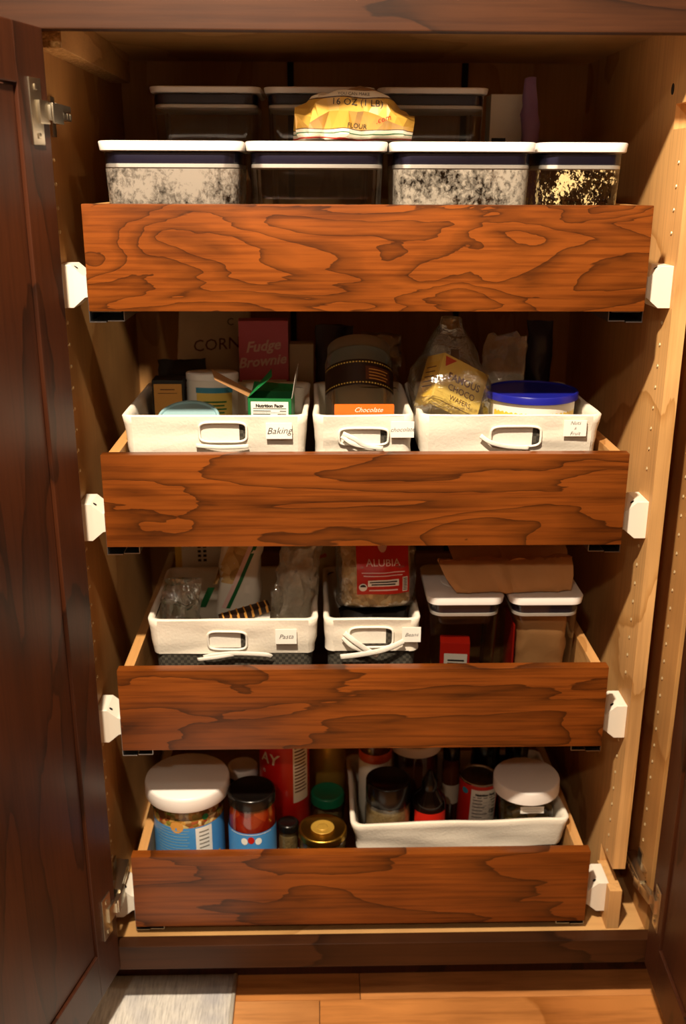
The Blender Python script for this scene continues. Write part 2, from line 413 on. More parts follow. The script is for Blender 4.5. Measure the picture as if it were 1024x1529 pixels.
def crumple(p, amp, sc, seed):
    q = Vector(p)*sc+Vector((seed*7.3, seed*3.1, seed*5.7))
    def nv(t): return Vector((noise.noise(t+Vector((9.3, 1.5, 7.9))), noise.noise(t), noise.noise(t+Vector((6.3, 11.2, -12.2)))))
    a = nv(q); b = nv(q*2.2)
    f = lambda t: (abs(t)*2-.45)
    return Vector((f(a.x), f(a.y), f(a.z)))*amp*.9 + Vector((f(b.x), f(b.y), f(b.z)))*amp*.6
def interp(tab, v):
    for (a, p), (b, q) in zip(tab, tab[1:]):
        if v <= b: k = (v-a)/(b-a); k = k*k*(3-2*k); return p+(q-p)*k
    return tab[-1][1]
def pouch_bm(W, D, H, top=.0, seed=1., amp=.006, sc=18., n=36, m=22, bulge=.35, topw=1., lean=(0, 0), e=.8, wprof=None, tprof=None):
    """filled bag standing on its base: full below, pinched to a seam at the top"""
    bm = bmx(); rings = []
    for j in range(m+1):
        v = j/m
        t = min(1., (v/.10)**.5 if v < .10 else 1.)*(1-(1-top)*max(0, (v-bulge)/(1-bulge))**1.3)
        ww = W*(.9+.1*min(1, v/.1))*(1+(topw-1)*v)
        if wprof: ww = W*interp(wprof, v)
        if tprof: t = interp(tprof, v)
        ring = []
        for i in range(n):
            a = 2*pi*i/n; c, s = cos(a), sin(a)
            p = Vector((ww/2*math.copysign(abs(c)**e, c), max(D*t, .003)/2*math.copysign(abs(s)**e, s), H*v))
            k = min(1, v*8)
            p += crumple(p, amp*k, sc, seed)
            p.x += lean[0]*v; p.y += lean[1]*v
            p.z = max(p.z, 0)
            ring.append(p)
        rings.append(ring)
    loft(bm, rings, True, True); return bm
def bag(name, label, cat, loc, W, D, H, mat, rot=(0, 0, 0), part='film', smooth=True, **kw):
    t = thing(name, label, cat, loc, rot)
    to_obj(part, pouch_bm(W, D, H, **kw), mat, t, smooth, 28); return t
def project(parent, target, body, size, centre, mat, name='lettering', rot=0., shear=0., thin=0., arc=0., off=.0008, sx=1.):
    """lettering laid on an uneven surface: each vertex dropped along +y on the target's mesh (same local frame)"""
    bm = bmx(); bm.from_mesh(target.data); tree = BVHTree.FromBMesh(bm); bm.free()
    me = text_mesh(body, size, shear, 'CENTER', thin)
    b2 = bmx(); b2.from_mesh(me); bpy.data.meshes.remove(me)
    for _ in range(1): bmesh.ops.subdivide_edges(b2, edges=[e for e in b2.edges if e.calc_length() > size*.25], cuts=1)
    for v in b2.verts:
        x, y = v.co.x*sx, v.co.y-arc*v.co.x**2
        X, Z = centre[0]+x*cos(rot)-y*sin(rot), centre[1]+x*sin(rot)+y*cos(rot)
        h = tree.ray_cast(Vector((X, -1, Z)), Vector((0, 1, 0)))
        v.co = Vector((X, (h[0].y if h[0] else 0)-off, Z))
    return to_obj(name, b2, mat, parent)

# ------------------------------------------------------------------ room
def struct(o): o['kind'] = 'structure'; return o
bm = bmx(); box(bm, -2, 2, -3.2, .7, -.03, -.004); floor = struct(to_obj('floor', bm, M['gap']))
rnd = random.Random(4)
y = .085; k = 0
plank_cache = {}
while y > -3.2:
    x = -2 + rnd.uniform(-.9, 0)
    if k == 0: x = -2.0+.25
    while x < 2:
        ln = rnd.choice((.75, 1.0, 1.25))
        if k == 1: ln = 1.0
        a, b_ = max(x, -2), min(x+ln, 2)
        if b_-a > .05:
            key = (round(b_-a, 3), rnd.randrange(3))
            if key not in plank_cache:
                bm = bmx(); box(bm, -(b_-a)/2+.0006, (b_-a)/2-.0006, -.0411, .0411, -.005, 0, .0012)
                o = to_obj('plank', bm, M['floor'][key[1]], floor); plank_cache[key] = o.data
            else:
                o = bpy.data.objects.new('plank', plank_cache[key]); COL.objects.link(o); o.parent = floor
            o.location = ((a+b_)/2, y-.0415, 0)
        x += ln
    y -= .083; k += 1
for nm, ext in (('wall_back', (-2, 2, .7, .75, 0, 2.5)), ('wall_left', (-2.05, -2, -3.2, .7, 0, 2.5)), ('wall_right', (2, 2.05, -3.2, .7, 0, 2.5)),
                ('wall_front', (-2, 2, -3.25, -3.2, 0, 2.5)), ('ceiling', (-2, 2, -3.2, .7, 2.5, 2.55))):
    bm = bmx(); box(bm, *ext); struct(to_obj(nm, bm, M['paint']))

# rug lying on the floor, its right edge running towards the cabinet
pr = PZ(347, 1500, 0.006)
bm = bmx()
nx, ny = 30, 30
xl, xr, yn, yf = pr.x-.62, pr.x, -1.0, .06
g = [[bm.verts.new((xl+(xr-xl)*i/nx, yn+(yf-yn)*j/ny, .0065+.0008*noise.noise(Vector((i*.4, j*.4, 1))))) for i in range(nx+1)] for j in range(ny+1)]
for j in range(ny):
    for i in range(nx): bm.faces.new((g[j][i], g[j][i+1], g[j+1][i+1], g[j+1][i]))
ex = bmesh.ops.extrude_face_region(bm, geom=bm.faces[:])
for v in [e for e in ex['geom'] if isinstance(e, bmesh.types.BMVert)]: v.co.z = .0002
rug = thing('floor_rug', 'pale grey-blue woven rug on the wooden floor under the open left door', 'rug', (0, 0, 0))
to_obj('pile', bm, M['rug'], rug, True)
bm = bmx(); tube(bm, [(xr, yn, .005), (xr, yf, .005)], .004); to_obj('bound_edge', bm, M['linen'], rug, True)

# ------------------------------------------------------------------ cabinet
ZF = .149                                  # top of the cabinet floor
XL, XR, XP = -.437, .503, .438             # left wall, right wall, partition face
YB = .60; ZC = 1.615
cab = thing('pantry_cabinet', 'tall dark wooden pantry cabinet with open doors and four pull-out drawers', 'cabinet', (0, 0, 0))
def cpart(name, exts, mat, bev=.0012, parent=cab):
    bm = bmx()
    for e in exts: box(bm, *e, bev)
    return to_obj(name, bm, mat, parent)
cpart('side_panel', [(XL-.019, XL, .0, YB, .10, 1.66)], M['maple'])
cpart('side_panel', [(XR, XR+.019, .0, YB, .10, 1.66)], M['side_wood'])
cpart('back_panel', [(XL-.019, XR+.019, YB, YB+.012, .10, 1.66)], M['maple'])
cpart('floor_panel', [(XL, XR, .0, YB, ZF-.019, ZF)], M['maple_x'])
cpart('top_panel', [(XL, XR, .0, YB, ZC, ZC+.019)], M['maple_x'])
cpart('partition', [(XP, XP+.022, .085, YB, ZF, ZC), (XP, XP+.022, .012, .0851, .268, 1.477), (XP, XP+.022, .012, .0851, 1.511, ZC)],
      M['ply_edge'], .0)
cpart('partition_block', [(XP-.004, XP+.018, .002, .0849, ZF, .230)], M['ply_edge'])
cpart('ceiling_cleat', [(XL, XL+.032, .004, .5, ZC-.046, ZC)], M['chip'])
cpart('cleat_face', [(XL+.032, XL+.034, .004, .5, ZC-.046, ZC)], M['maple_x'])
cpart('bottom_rail', [(-.46, .525, -.026, -.0005, .1005, .149)], M['rail'], .0015)
cpart('top_rail', [(-.7, .75, -.026, -.0005, 1.588, 1.70)], M['rail'], .0015)
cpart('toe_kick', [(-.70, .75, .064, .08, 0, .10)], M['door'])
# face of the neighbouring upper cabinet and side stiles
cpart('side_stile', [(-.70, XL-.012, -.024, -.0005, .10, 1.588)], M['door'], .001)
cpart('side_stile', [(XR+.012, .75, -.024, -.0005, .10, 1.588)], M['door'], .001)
# thin near-black upright strips on the back wall
cpart('back_strip', [(XL+.31, XL+.322, YB-.003, YB-.0002, ZF, ZC)], M['dark'], .0)
cpart('back_strip', [(.20, .212, YB-.003, YB-.0002, ZF, ZC)], M['dark'], .0)

# shelf-pin sockets: two columns, 32 mm pitch
def pins(xw, sgn, ycols, z0, z1, skip=()):
    bm = bmx(); z = z0
    while z < z1:
        for yc in ycols:
            if all(abs(z-s) > .045 for s in skip):
                n = 8
                ring = [[(xw+sgn*dx, yc+r*cos(2*pi*i/n), z+r*sin(2*pi*i/n)) for i in range(n)] for r, dx in ((.0031, .0003), (.0022, .0016), (.0012, .0010))]
                loft(bm, ring, False, True)
        z += .032
    o = to_obj('shelf_pin_sockets', bm, M['hole'], cab); o['kind'] = 'stuff'
TOPS = [1.375, 1.0207, .6661, .3136]; H = .1448
pins(XP, -1, (.048,), .28, 1.46, [t-.105 for t in TOPS])
pins(XL, 1, (.035, .048), .28, 1.46, [t-.105 for t in TOPS])
pins(XR, -1, (.055,), .2, 1.5)
bm = bmx(); lathe(bm, [(.006, 0), (.006, .0006)], 16)
for v in bm.verts: v.co = Vector((XP-v.co.z, .105+v.co.x, 1.532+v.co.y*1.3))
to_obj('screw_hole_disc', bm, M['dark'], cab)  # flat disc on the partition; the shade inside the hole is painted as dark colour

# spacers that carry the drawer slides
def spacer(side, zt):
    xo = XL if side < 0 else XP
    xi = -.3945 if side < 0 else .3945
    zc = zt-.113
    def X(t): return xo+(xi-xo)*t
    prof = [(0, .030), (.42, .030), (.80, .0145), (1., .0145), (1., -.0145), (.80, -.0145), (.42, -.030), (0, -.030)]
    bm = bmx()
    y0, y1 = .022, .075
    loft(bm, [[(X(t), y, zc+dz) for t, dz in prof] for y in (y0, y1)])
    bmesh.ops.bevel(bm, geom=bm.edges[:], offset=.0007, segments=1, affect='EDGES')
    s = 1 if side < 0 else -1
    o = to_obj('slide_spacer', bm, M['white_plastic'], cab, True, 35)
    bm = bmx(); lathe(bm, [(.0028, 0), (.0028, .0006)], 12)
    for v in bm.verts: v.co = Vector((X(.52)+v.co.x, .034+v.co.y, zc+.0262+v.co.z-.5*v.co.x*s*1.2))
    to_obj('screw', bm, M['dark'], o)
for zt in TOPS:
    spacer(-1, zt); spacer(1, zt)

# drawers: front, box and runners
for i, zt in enumerate(TOPS):
    d = bpy.data.objects.new('drawer', None); COL.objects.link(d); d.parent = cab; d.location = (0, 0, zt-H)
    bm = bmx(); box(bm, -.3935, .3935, 0, .019, 0, H, .0016); to_obj('drawer_front', bm, M['front%d' % i], d, True, 30)
    for s in (-1, 1):
        bm = bmx(); a, b_ = sorted((s*.385, s*.369)); box(bm, a, b_, .0195, .535, .008, H-.0005, .001); to_obj('drawer_side', bm, M['maple_y'], d)
        bm = bmx(); q = s*.3965
        def bx(xa, xb, za, zb): box(bm, min(xa, xb), max(xa, xb), .012, .52, za, zb)
        bx(q, q-s*.0012, -.016, .05); bx(q, q-s*.024, -.0172, -.0155); bx(q-s*.026, q-s*.050, -.0155, -.014); bx(q-s*.049, q-s*.0504, -.0145, .0)
        bx(q-s*.004, q-s*.046, -.0025, -.0012)
        to_obj('slide', bm, M['zinc'], d)
    bm = bmx(); box(bm, -.369, .369, .52, .535, .008, H-.0005, .001); to_obj('drawer_back', bm, M['maple_x'], d)
    bm = bmx(); box(bm, -.369, .369, .0195, .52, .012, .0195); to_obj('drawer_bottom', bm, M['maple_x'], d)
DF = [t-H+.0198 for t in TOPS]             # drawer floors

# ------------------------------------------------------------------ doors
def door(side, hx, hy, ang, width, zb, zt, stile, brail, trail):
    """inner face towards the cabinet's middle; local x runs from hinge edge to free edge, local y through the thickness (outwards)"""
    o = bpy.data.objects.new('door', None); COL.objects.link(o); o.parent = cab; o.location = (hx, hy, 0)
    dx, dy = side*sin(rad(ang)), -cos(rad(ang))            # direction hinge -> free edge
    ox, oy = (dy, -dx) if side < 0 else (-dy, dx)           # outward normal
    o.rotation_euler = (0, 0, math.atan2(dy, dx))
    s = 1 if (cos(math.atan2(dy, dx))*oy-sin(math.atan2(dy, dx))*ox) > 0 else -1   # sign of outward along local y
    T = .02
    def b(name, x0, x1, z0, z1, y0=0., y1=T, bev=.0015, mat=M['door']):
        bm = bmx(); ya, yb = sorted((s*y0, s*y1)); box(bm, x0, x1, ya, yb, z0, z1, bev); return to_obj(name, bm, mat, o)
    b('stile', 0, stile, zb, zt); b('stile', width-stile, width, zb, zt)
    b('bottom_rail', stile, width-stile, zb, zb+brail); b('top_rail', stile, width-stile, zt-trail, zt)
    b('panel', stile+.003, width-stile-.003, zb+brail+.003, zt-trail-.003, .0045, .016, .001)
    return o, Vector((dx, dy, 0)), Vector((ox, oy, 0))
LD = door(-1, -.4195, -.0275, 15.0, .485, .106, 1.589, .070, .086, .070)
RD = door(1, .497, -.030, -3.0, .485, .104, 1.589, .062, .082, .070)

def hinge(dr, side, zc, face_px):
    """cup plate on the door, arm across to the clip on the cabinet side; built in the door's local frame"""
    o, d, out = dr
    inv = o.matrix_basis.inverted()
    hp = Vector(o.location)
    inn = -out
    bm = bmx()
    c = hp+d*.033+inn*.0012; c.z = zc
    obox(bm, c, d, inn, (0, 0, 1), .014, .0012, .040, .0011)                 # wing plate
    c2 = hp+d*.020+inn*.003; c2.z = zc
    obox(bm, c2, d, inn, (0, 0, 1), .012, .003, .014, .001)                   # cup body
    xw = XL if side < 0 else XR
    sgn = 1 if side < 0 else -1
    e0 = hp+d*.012+inn*.006; e0.z = zc
    e1 = Vector((xw+sgn*.024, .010, zc))
    ax = (e1-e0); ln = ax.length; ax.normalize(); ay = Vector((0, 0, 1)).cross(ax)
    obox(bm, (e0+e1)/2, ax, ay, (0, 0, 1), ln/2, .0035, .0095, .001)           # link arm
    obox(bm, (e0+e1)/2-ay*.004, ax, ay, (0, 0, 1), ln/2*.8, .0012, .0125, .0008)
    for dz in (-.0055, .0055):
        obox(bm, (xw+sgn*.018, .030, zc+dz+.004), (0, 1, 0), (1, 0, 0), (0, 0, 1), .040, .006, .0042, .001)   # twin hinge arms along the side
    obox(bm, (xw+sgn*.014, .030, zc+.003), (0, 1, 0), (1, 0, 0), (0, 0, 1), .038, .004, .007, .001)
    obox(bm, (xw+sgn*.005, .052, zc), (0, 1, 0), (1, 0, 0), (0, 0, 1), .030, .005, .006, .001)      # mounting plate
    obox(bm, (xw+sgn*.0018, .055, zc), (0, 1, 0), (1, 0, 0), (0, 0, 1), .010, .0016, .026, .001)
    for yy in (.028, .05, .066):
        obox(bm, (xw+sgn*.0228, yy, zc), (0, 1, 0), (1, 0, 0), (0, 0, 1), .004, .0016, .004, .001)
    for dz in (-.029, .029):                                                    # screw heads
        cs = c+inn*.0018; cs.z = zc+dz
        obox(bm, cs, d, inn, (0, 0, 1), .0034, .0010, .0034, .0012)
    for v in bm.verts: v.co = inv @ v.co
    h = to_obj('hinge', bm, M['metal'], o, True, 30); return h
bpy.context.view_layer.update()
hinge(LD, -1, 1.488, None); hinge(LD, -1, .243, None); hinge(RD, 1, .247, None); hinge(RD, 1, 1.494, None)

# ------------------------------------------------------------------ builders for the contents
def pop_container(label, x0, x1, y0, depth, z0, ztop, body_mat, r=.022, lid_h=.0135, cat='container'):
    W = x1-x0; Hh = ztop-z0
    t = thing('storage_container', label, cat, ((x0+x1)/2, y0+depth/2, z0))
    bm = bmx()
    rloft(bm, [(0, W-.030, depth-.030, r), (.004, W-.028, depth-.028, r), (Hh-lid_h-.001, W-.012, depth-.012, r)], True, False, 7)
    to_obj('body', bm, body_mat, t, True, 40)
    bm = bmx(); rloft(bm, [(Hh-lid_h-.0165, W-.018, depth-.018, r), (Hh-lid_h-.014, W-.0155, depth-.0155, r), (Hh-lid_h-.002, W-.0155, depth-.0155, r)], True, True, 7)
    to_obj('gasket', bm, M['navy'], t, True, 40)
    bm = bmx(); rloft(bm, [(Hh-lid_h-.0225, W-.018, depth-.018, r), (Hh-lid_h-.0215, W-.0150, depth-.0150, r), (Hh-lid_h-.0175, W-.0150, depth-.0150, r), (Hh-lid_h-.0165, W-.018, depth-.018, r)], True, True, 7)
    to_obj('seal_ring', bm, M['lid_white'], t, True, 40)
    bm = bmx(); rloft(bm, [(Hh-lid_h, W-.006, depth-.006, r), (Hh-lid_h+.001, W-.003, depth-.003, r), (Hh-.002, W, depth, r*1.05), (Hh-.0006, W-.0015, depth-.0015, r), (Hh, W-.005, depth-.005, r)], True, True, 7)
    to_obj('lid', bm, M['lid_white'], t, True, 40)
    rb = min(W, depth)*.27
    bm = bmx(); lathe(bm, [(rb, Hh-.0005), (rb, Hh+.0008), (rb-.001, Hh+.0014)], 32); to_obj('button', bm, M['lid_white'], t, True, 40)
    return t

def basket(label, x0, x1, y0, depth, z0, zr, ov, hole, card, text, tie=(), wr=1., twist=0.):
    """wicker basket with a linen liner folded over the rim; hole = (u centre, z below rim, half width, half height) on the front"""
    W = x1-x0; Hh = zr-z0
    t = thing('storage_basket', label, 'basket', ((x0+x1)/2, y0+depth/2, z0), (0, 0, twist))
    tap = .016
    def dim(z): k = 1-tap*min(1-z/Hh, ov/Hh)/.16*1.4; return W*k, depth*k
    def ringl(z, off, n=6):
        a, b_ = dim(z); return rr(a-2*off, b_-2*off, .016, n)
    # wicker shell
    bm = bmx()
    lv = [(0, .008), (.01, .006), (Hh*.5, .0055), (Hh-.006, .0055), (Hh-.006, .0095), (.008, .0105)]
    loft(bm, [[(x, y, z) for x, y in ringl(z, o)] for z, o in lv], True, True)
    to_obj('wicker_shell', bm, M['wicker'], t, True, 50)
    # linen liner: skirt, rolled rim and inner lining
    def fine(z, off):
        pts = ringl(z, off, 6); out = []
        for i, p in enumerate(pts):
            q = pts[(i+1) % len(pts)]; L_ = math.hypot(q[0]-p[0], q[1]-p[1]); n = max(1, int(round(L_/.012))) if L_ > .03 else 1
            for k in range(n): out.append((p[0]+(q[0]-p[0])*k/n, p[1]+(q[1]-p[1])*k/n))
        return out
    sd = x0*37+z0*11
    nfix = len(fine(Hh, 0))
    def wrinkle(p, a):
        q = Vector((p[0]*9+sd, p[1]*9, p[2]*45))
        return a*noise.noise(q)*wr
    def resample(z, off, bulge=0.):
        base = ringl(Hh, 0, 6); a, b_ = dim(z); sx, sy = (a-2*off)/W, (b_-2*off)/depth
        pts = fine(Hh, 0); out = []
        for (x, y) in pts:
            p = Vector((x*sx, y*sy, z)); n = Vector((x/W*2, y/depth*2, 0))
            n = Vector((math.copysign(abs(n.x)**6, n.x), math.copysign(abs(n.y)**6, n.y), 0))
            if n.length > 1e-6: n.normalize()
            p += n*(wrinkle(p, .003)+bulge); p.z += .0012*noise.noise(Vector((x*14+sd, y*14, 3)))*wr
            out.append(p)
        return out
    steps = [Hh-ov+ov*k/5 for k in range(6)]
    rings = [resample(z, .0015, .0 if k else .001) for k, z in enumerate(steps)]
    rings.append(resample(Hh+.0022, .004)); rings.append(resample(Hh+.001, .009)); rings.append(resample(Hh-.01, .0108)); rings.append(resample(Hh*.5, .0108)); rings.append(resample(.012, .0108))
    bm = bmx(); loft(bm, rings, False, True)
    # cut the front of the skirt away and rebuild it with the handle opening
    fl = W/2-.02
    zlo, zhi = Hh-ov, Hh
    if hole:
        hu, hz, hw, hh = hole; cz = Hh-hz; bm.normal_update()
        kill = [f for f in bm.faces if all(v.co.y < -depth/2+.012 and abs(v.co.x) <= fl+.02 and v.co.z < Hh+.001 for v in f.verts)]
        kill = [f for f in kill if abs(f.calc_center_median().x) < fl and abs(f.normal.y) > .5]
        xs = [v.co.x for f in kill for v in f.verts]; xa, xb = min(xs), max(xs)
        bmesh.ops.delete(bm, geom=kill, context='FACES')
        def yat(x, z):
            a, b_ = dim(z); p = (x, -b_/2+.0015, z); return p[1]-wrinkle(p, .003)
        angs = sorted({2*pi*k/72 for k in range(72)} | {math.atan2(zz-cz, xx-hu) % (2*pi) for xx in (xa, xb) for zz in (zlo, zhi)})
        lev = (0, .12, .4, .7, 1.)
        rs = []
        for l in lev:
            ring = []
            for a in angs:
                c, s = cos(a), sin(a)
                e = .42
                ix, iz = hw*math.copysign(abs(c)**e, c), hh*math.copysign(abs(s)**e, s)
                tx = ((xb-hu)/c if c > 1e-9 else (xa-hu)/c if c < -1e-9 else 1e9); tz = ((zhi-cz)/s if s > 1e-9 else (zlo-cz)/s if s < -1e-9 else 1e9)
                q = min(tx, tz); X = hu+ix+(c*q-ix)*l; Z = cz+iz+(s*q-iz)*l
                ring.append((X, yat(X, Z), Z))
            rs.append(ring)
        loft(bm, rs, False, False)
        edge = [Vector(p)+Vector((0, -.0015, 0)) for p in rs[0]][::2]
    to_obj('liner', bm, M['linen'], t, True)
    if hole:
        bm = bmx(); tube(bm, edge, .0020, 6, closed=True); to_obj('handle_binding', bm, M['linen_white'], t, True)
        yb = lambda z: -dim(z)[1]/2+.0042
        bm = bmx()
        xr_ = hu+hw*.68
        vsq = [bm.verts.new(p) for p in ((hu-hw*1.1, yb(cz-hh), cz-hh*1.1), (xr_, yb(cz-hh), cz-hh*1.1), (xr_, yb(cz+hh), cz+hh*1.1), (hu-hw*1.1, yb(cz+hh), cz+hh*1.1))]
        bm.faces.new(vsq); ex = bmesh.ops.extrude_face_region(bm, geom=bm.faces[:])
        for v in [e for e in ex['geom'] if isinstance(e, bmesh.types.BMVert)]: v.co.y += .001
        to_obj('inner_lining', bm, M['linen_white'], t)
    if card:
        cu, cz_, cw, ch = card; cz2 = Hh-cz_
        yc = -dim(cz2)[1]/2-.0032
        bm = bmx(); box(bm, cu-cw/2, cu+cw/2, yc-.0012, yc, cz2-ch/2, cz2+ch/2, .0004); c = to_obj('name_card', bm, M['card'], t)
        n = len(text)
        for k, (tx, size) in enumerate(text):
            letter(c, tx, size, planar((cu, yc-.0016, cz2+(n-1)*size*.5-k*size*1.0)), M['ink'], shear=.35, thin=-.0001, rot=.03)
    for pts, wd in tie:
        bm = bmx(); yk = lambda z: -dim(z)[1]/2
        tube(bm, smooth_path([(u, yk(Hh-zz)-.004-o, Hh-zz) for u, zz, o in pts], 6), wd*.8, 8, .2); to_obj('ribbon', bm, M['linen_white'], t, True)
    return t

def jar(name, label, cat, loc, R, Hh, glass, lid, lid_h, contents=None, fill=.8, label_mat=None, lab=(0, 0, 0, 0), lid_r=None, rot=(0, 0, 0), neck=.9, lid_part='lid', prof=None, ribs=False):
    t = thing(name, label, cat, loc, rot)
    lr = lid_r or R*neck+.003
    bz = Hh-lid_h
    bm = bmx(); lathe(bm, prof or [(R*.9, 0), (R, .004), (R, bz*.86), (R*.97, bz*.93), (R*neck, bz), (R*neck, Hh-.003)], 48, True, False); to_obj('body', bm, glass, t, True, 40)
    bm = bmx(); lathe(bm, [(lr-.0012, Hh-lid_h), (lr, Hh-lid_h+.001), (lr, Hh-.003), (lr-.001, Hh-.001), (lr-.003, Hh), (lr-.005, Hh), (lr-.006, Hh-.0008)], 48); l = to_obj(lid_part, bm, lid, t, True, 40)
    if contents:
        bm = bmx(); lathe(bm, [(R*.86, .003), (R-.0022, .007), (R-.0022, bz*fill*.9), (R*.93-.002, bz*fill)], 40); to_obj('contents', bm, contents, t, True, 40)
    if label_mat:
        a0, a1, v0, v1 = lab; fn = cyl(R+.0005)
        patch(t, 'label', R*a0, R*a1, v0, v1, fn, label_mat, 32)
    return t, l
def can(name, label, cat, loc, R, Hh, body, rim, rot=(0, 0, 0), top=None):
    t = thing(name, label, cat, loc, rot)
    bm = bmx(); lathe(bm, [(R-.001, .003), (R, .005), (R, Hh-.005), (R-.001, Hh-.003)], 44); to_obj('body', bm, body, t, True, 40)
    for nm, z in (('rim', Hh-.0035), ('rim', 0)):
        bm = bmx(); pr_ = [(R-.0035, z+.0015), (R-.0005, z), (R+.0012, z+.001), (R+.0012, z+.003), (R-.0002, z+.0042), (R-.0025, z+.0035), (R-.0035, z+.0015), (R-.006, z+.0015)]
        lathe(bm, pr_, 44, True, True); to_obj(nm, bm, top or rim, t, True, 40)
    return t
def carton(name, label, cat, loc, W, D, Hh, mat, rot=(0, 0, 0), bev=.0008, part='carton'):
    t = thing(name, label, cat, loc, rot)
    bm = bmx(); box(bm, -W/2, W/2, -D/2, D/2, 0, Hh, bev); to_obj(part, bm, mat, t); return t

# ================================================================== drawer one: dry-goods containers
z0 = DF[0]+.0005
names = [('wide white-lidded clear container thick with flour dust, at the left end of its row', -.378, -.1745, 'clear_dust1'),
         ('wide white-lidded clear container, nearly clean, under the left of the yellow bag', -.1725, .0285, 'clear_dust2'),
         ('wide white-lidded clear container with patchy flour dust, beside the narrow container', .0315, .238, 'clear_dust3'),
         ('narrow white-lidded clear container with golden specks, at the row end by the light wood side', .2405, .369, 'clear_dust4')]
for lb, a, b_, m in names: pop_container(lb, a, b_, .045, .20, z0, 1.458, M[m])
BACK = [('tall clear container in the shaded back row holding something tan, behind the flour-dusted one', -.340, -.161, True),
        ('tall clear container in the shaded back row, lid partly hidden by the yellow bag', -.157, .022, False),
        ('tall clear empty container in the shaded back row beside the lilac pouch', .026, .205, False)]
for lb, a, b_, c in BACK:
    t = pop_container(lb, a, b_, .285, .19, z0, 1.5475, M['clear'], lid_h=.0095)
    if c:
        bm = pouch_bm(.12, .09, .19, seed=3., amp=.012, sc=14, bulge=.2, top=.3)
        to_obj('contents', bm, M['kraft'], t, True, 40).location = (0, 0, .005)
# clear bag and lilac pouch at the right of the back row
cx, ww, zt_, zb_ = span(738, 808, 130, 205, .36)
t = carton('biscuit_box', 'cream box with dark print in the shaded back corner beside the lilac pouch', 'box', (cx-.012, .40, z0), ww*.8, .05, zt_-z0-.01, M['white'])
patch(t, 'printed_panel', -.028, -.004, .19, .225, planar((0, -.0258, 0)), M['charcoal'], 1)
patch(t, 'printed_panel', -.03, .03, .0, .185, planar((0, -.0258, 0)), M['amber'], 1)
cx, ww, zt_, zb_ = span(772, 826, 120, 205, .35)
bag('snack_pouch', 'lilac pouch standing upright in the back corner of the top drawer', 'pouch', (cx, .345, z0), ww*.95, .05, zt_-z0+.005, M['purple'], part='pouch', seed=5., amp=.006, topw=.35, lean=(-.012, 0))

# yellow flour bag lying crumpled on the lids
def yellow_bag():
    cx, ww, zt_, zb_ = span(444, 620, 131, 210, .10)
    t = thing('flour_bag', 'crumpled yellow and white paper bag lying on the container lids', 'bag', (cx, .135, 1.4585))
    bm = bmx(); Hh = zt_-1.4585
    n, m = 15, 14; rings = []
    rn = random.Random(8)
    for i in range(n+1):
        u = i/n*2-1
        x = u*ww/2
        env = (1-abs(u)**5*.55)
        hh = Hh*(.80+.20*cos(u*2.1))*(1-max(0, u-.25)*.42)*(.93 if u < -.8 else 1)
        dd = .15*env
        ring = []
        for j in range(m):
            a = 2*pi*j/m; c, s = cos(a), sin(a)
            p = Vector((x, dd/2*math.copysign(abs(c)**.6, c), hh/2*(1+math.copysign(abs(s)**.6, s))))
            q = Vector((p.x*17, p.y*17, p.z*17))
            n1 = noise.noise(q+Vector((3, 1, 7))); n2 = noise.noise(q*2.1+Vector((9, 2, 4)))
            ridge = (1-abs(n1)*2)*.5+(1-abs(n2)*2)*.25
            k = min(1, p.z/.01)
            p.y += (ridge-.4)*.030; p.z += (ridge-.35)*.020*k; p.x += n2*.014
            # front fold: upper flap overhangs a crease, lower panel tucks under
            if c < -.2: p.y += .022*max(0, .45-p.z/Hh)*2
            p.z = max(0, p.z); ring.append(p)
        rings.append(ring)
    loft(bm, rings)
    bmesh.ops.triangulate(bm, faces=bm.faces[:])
    b = to_obj('paper', bm, bands('yellow_flour_bag_print', [(0, '#e9e2d0'), (.14, '#b5301c'), (.165, '#e9e2d0'), (.23, '#2c6a44'), (.25, '#e9e2d0'), (.30, '#4a2a14'), (.315, '#c89a3e'), (.86, '#4a2a14'), (.885, '#ddd2ba'), (1.0, '#7d5a38')], 'Z', 0, Hh, .16), t)
    project(t, b, '16 OZ (1 LB)', .012, (.0, Hh*.70), M['ink'], rot=-.05, sx=1.1)
    project(t, b, 'YOU CAN MAKE', .006, (-.005, Hh*.86), M['ink'], rot=-.04)
    project(t, b, '.com', .011, (.036, Hh*.40), M['red'], rot=.28, shear=.2)
    project(t, b, 'FLOUR', .009, (.0, Hh*.28), M['ink'], rot=-.1)
yellow_bag()

# ================================================================== drawer two: three baskets
z2 = DF[1]+.0005
def card_at(px0, px1, py0, py1, Y, x0, x1, zr):
    cx, ww, zt_, zb_ = span(px0, px1, py0, py1, Y); return (cx-(x0+x1)/2, zr-(zt_+zb_)/2, ww, zt_-zb_)
def hole_at(px0, px1, py0, py1, Y, x0, x1, zr):
    cx, ww, zt_, zb_ = span(px0, px1, py0, py1, Y); return (cx-(x0+x1)/2, zr-(zt_+zb_)/2, ww/2, (zt_-zb_)/2)
ZR2 = 1.066; YF = .052
B2 = [(-.372, -.085), (-.081, .0765), (.0795, .366)]
basket('cream linen-lined basket labelled Baking', *B2[0], YF, .27, z2, ZR2, .062, hole_at(297, 368, 631, 661, YF, *B2[0], ZR2), card_at(397, 436, 631, 655, YF, *B2[0], ZR2), [('Baking', .0145)],
       tie=[([(-.03, .045, 0), (.01, .047, .002), (.05, .046, 0)], .004)])
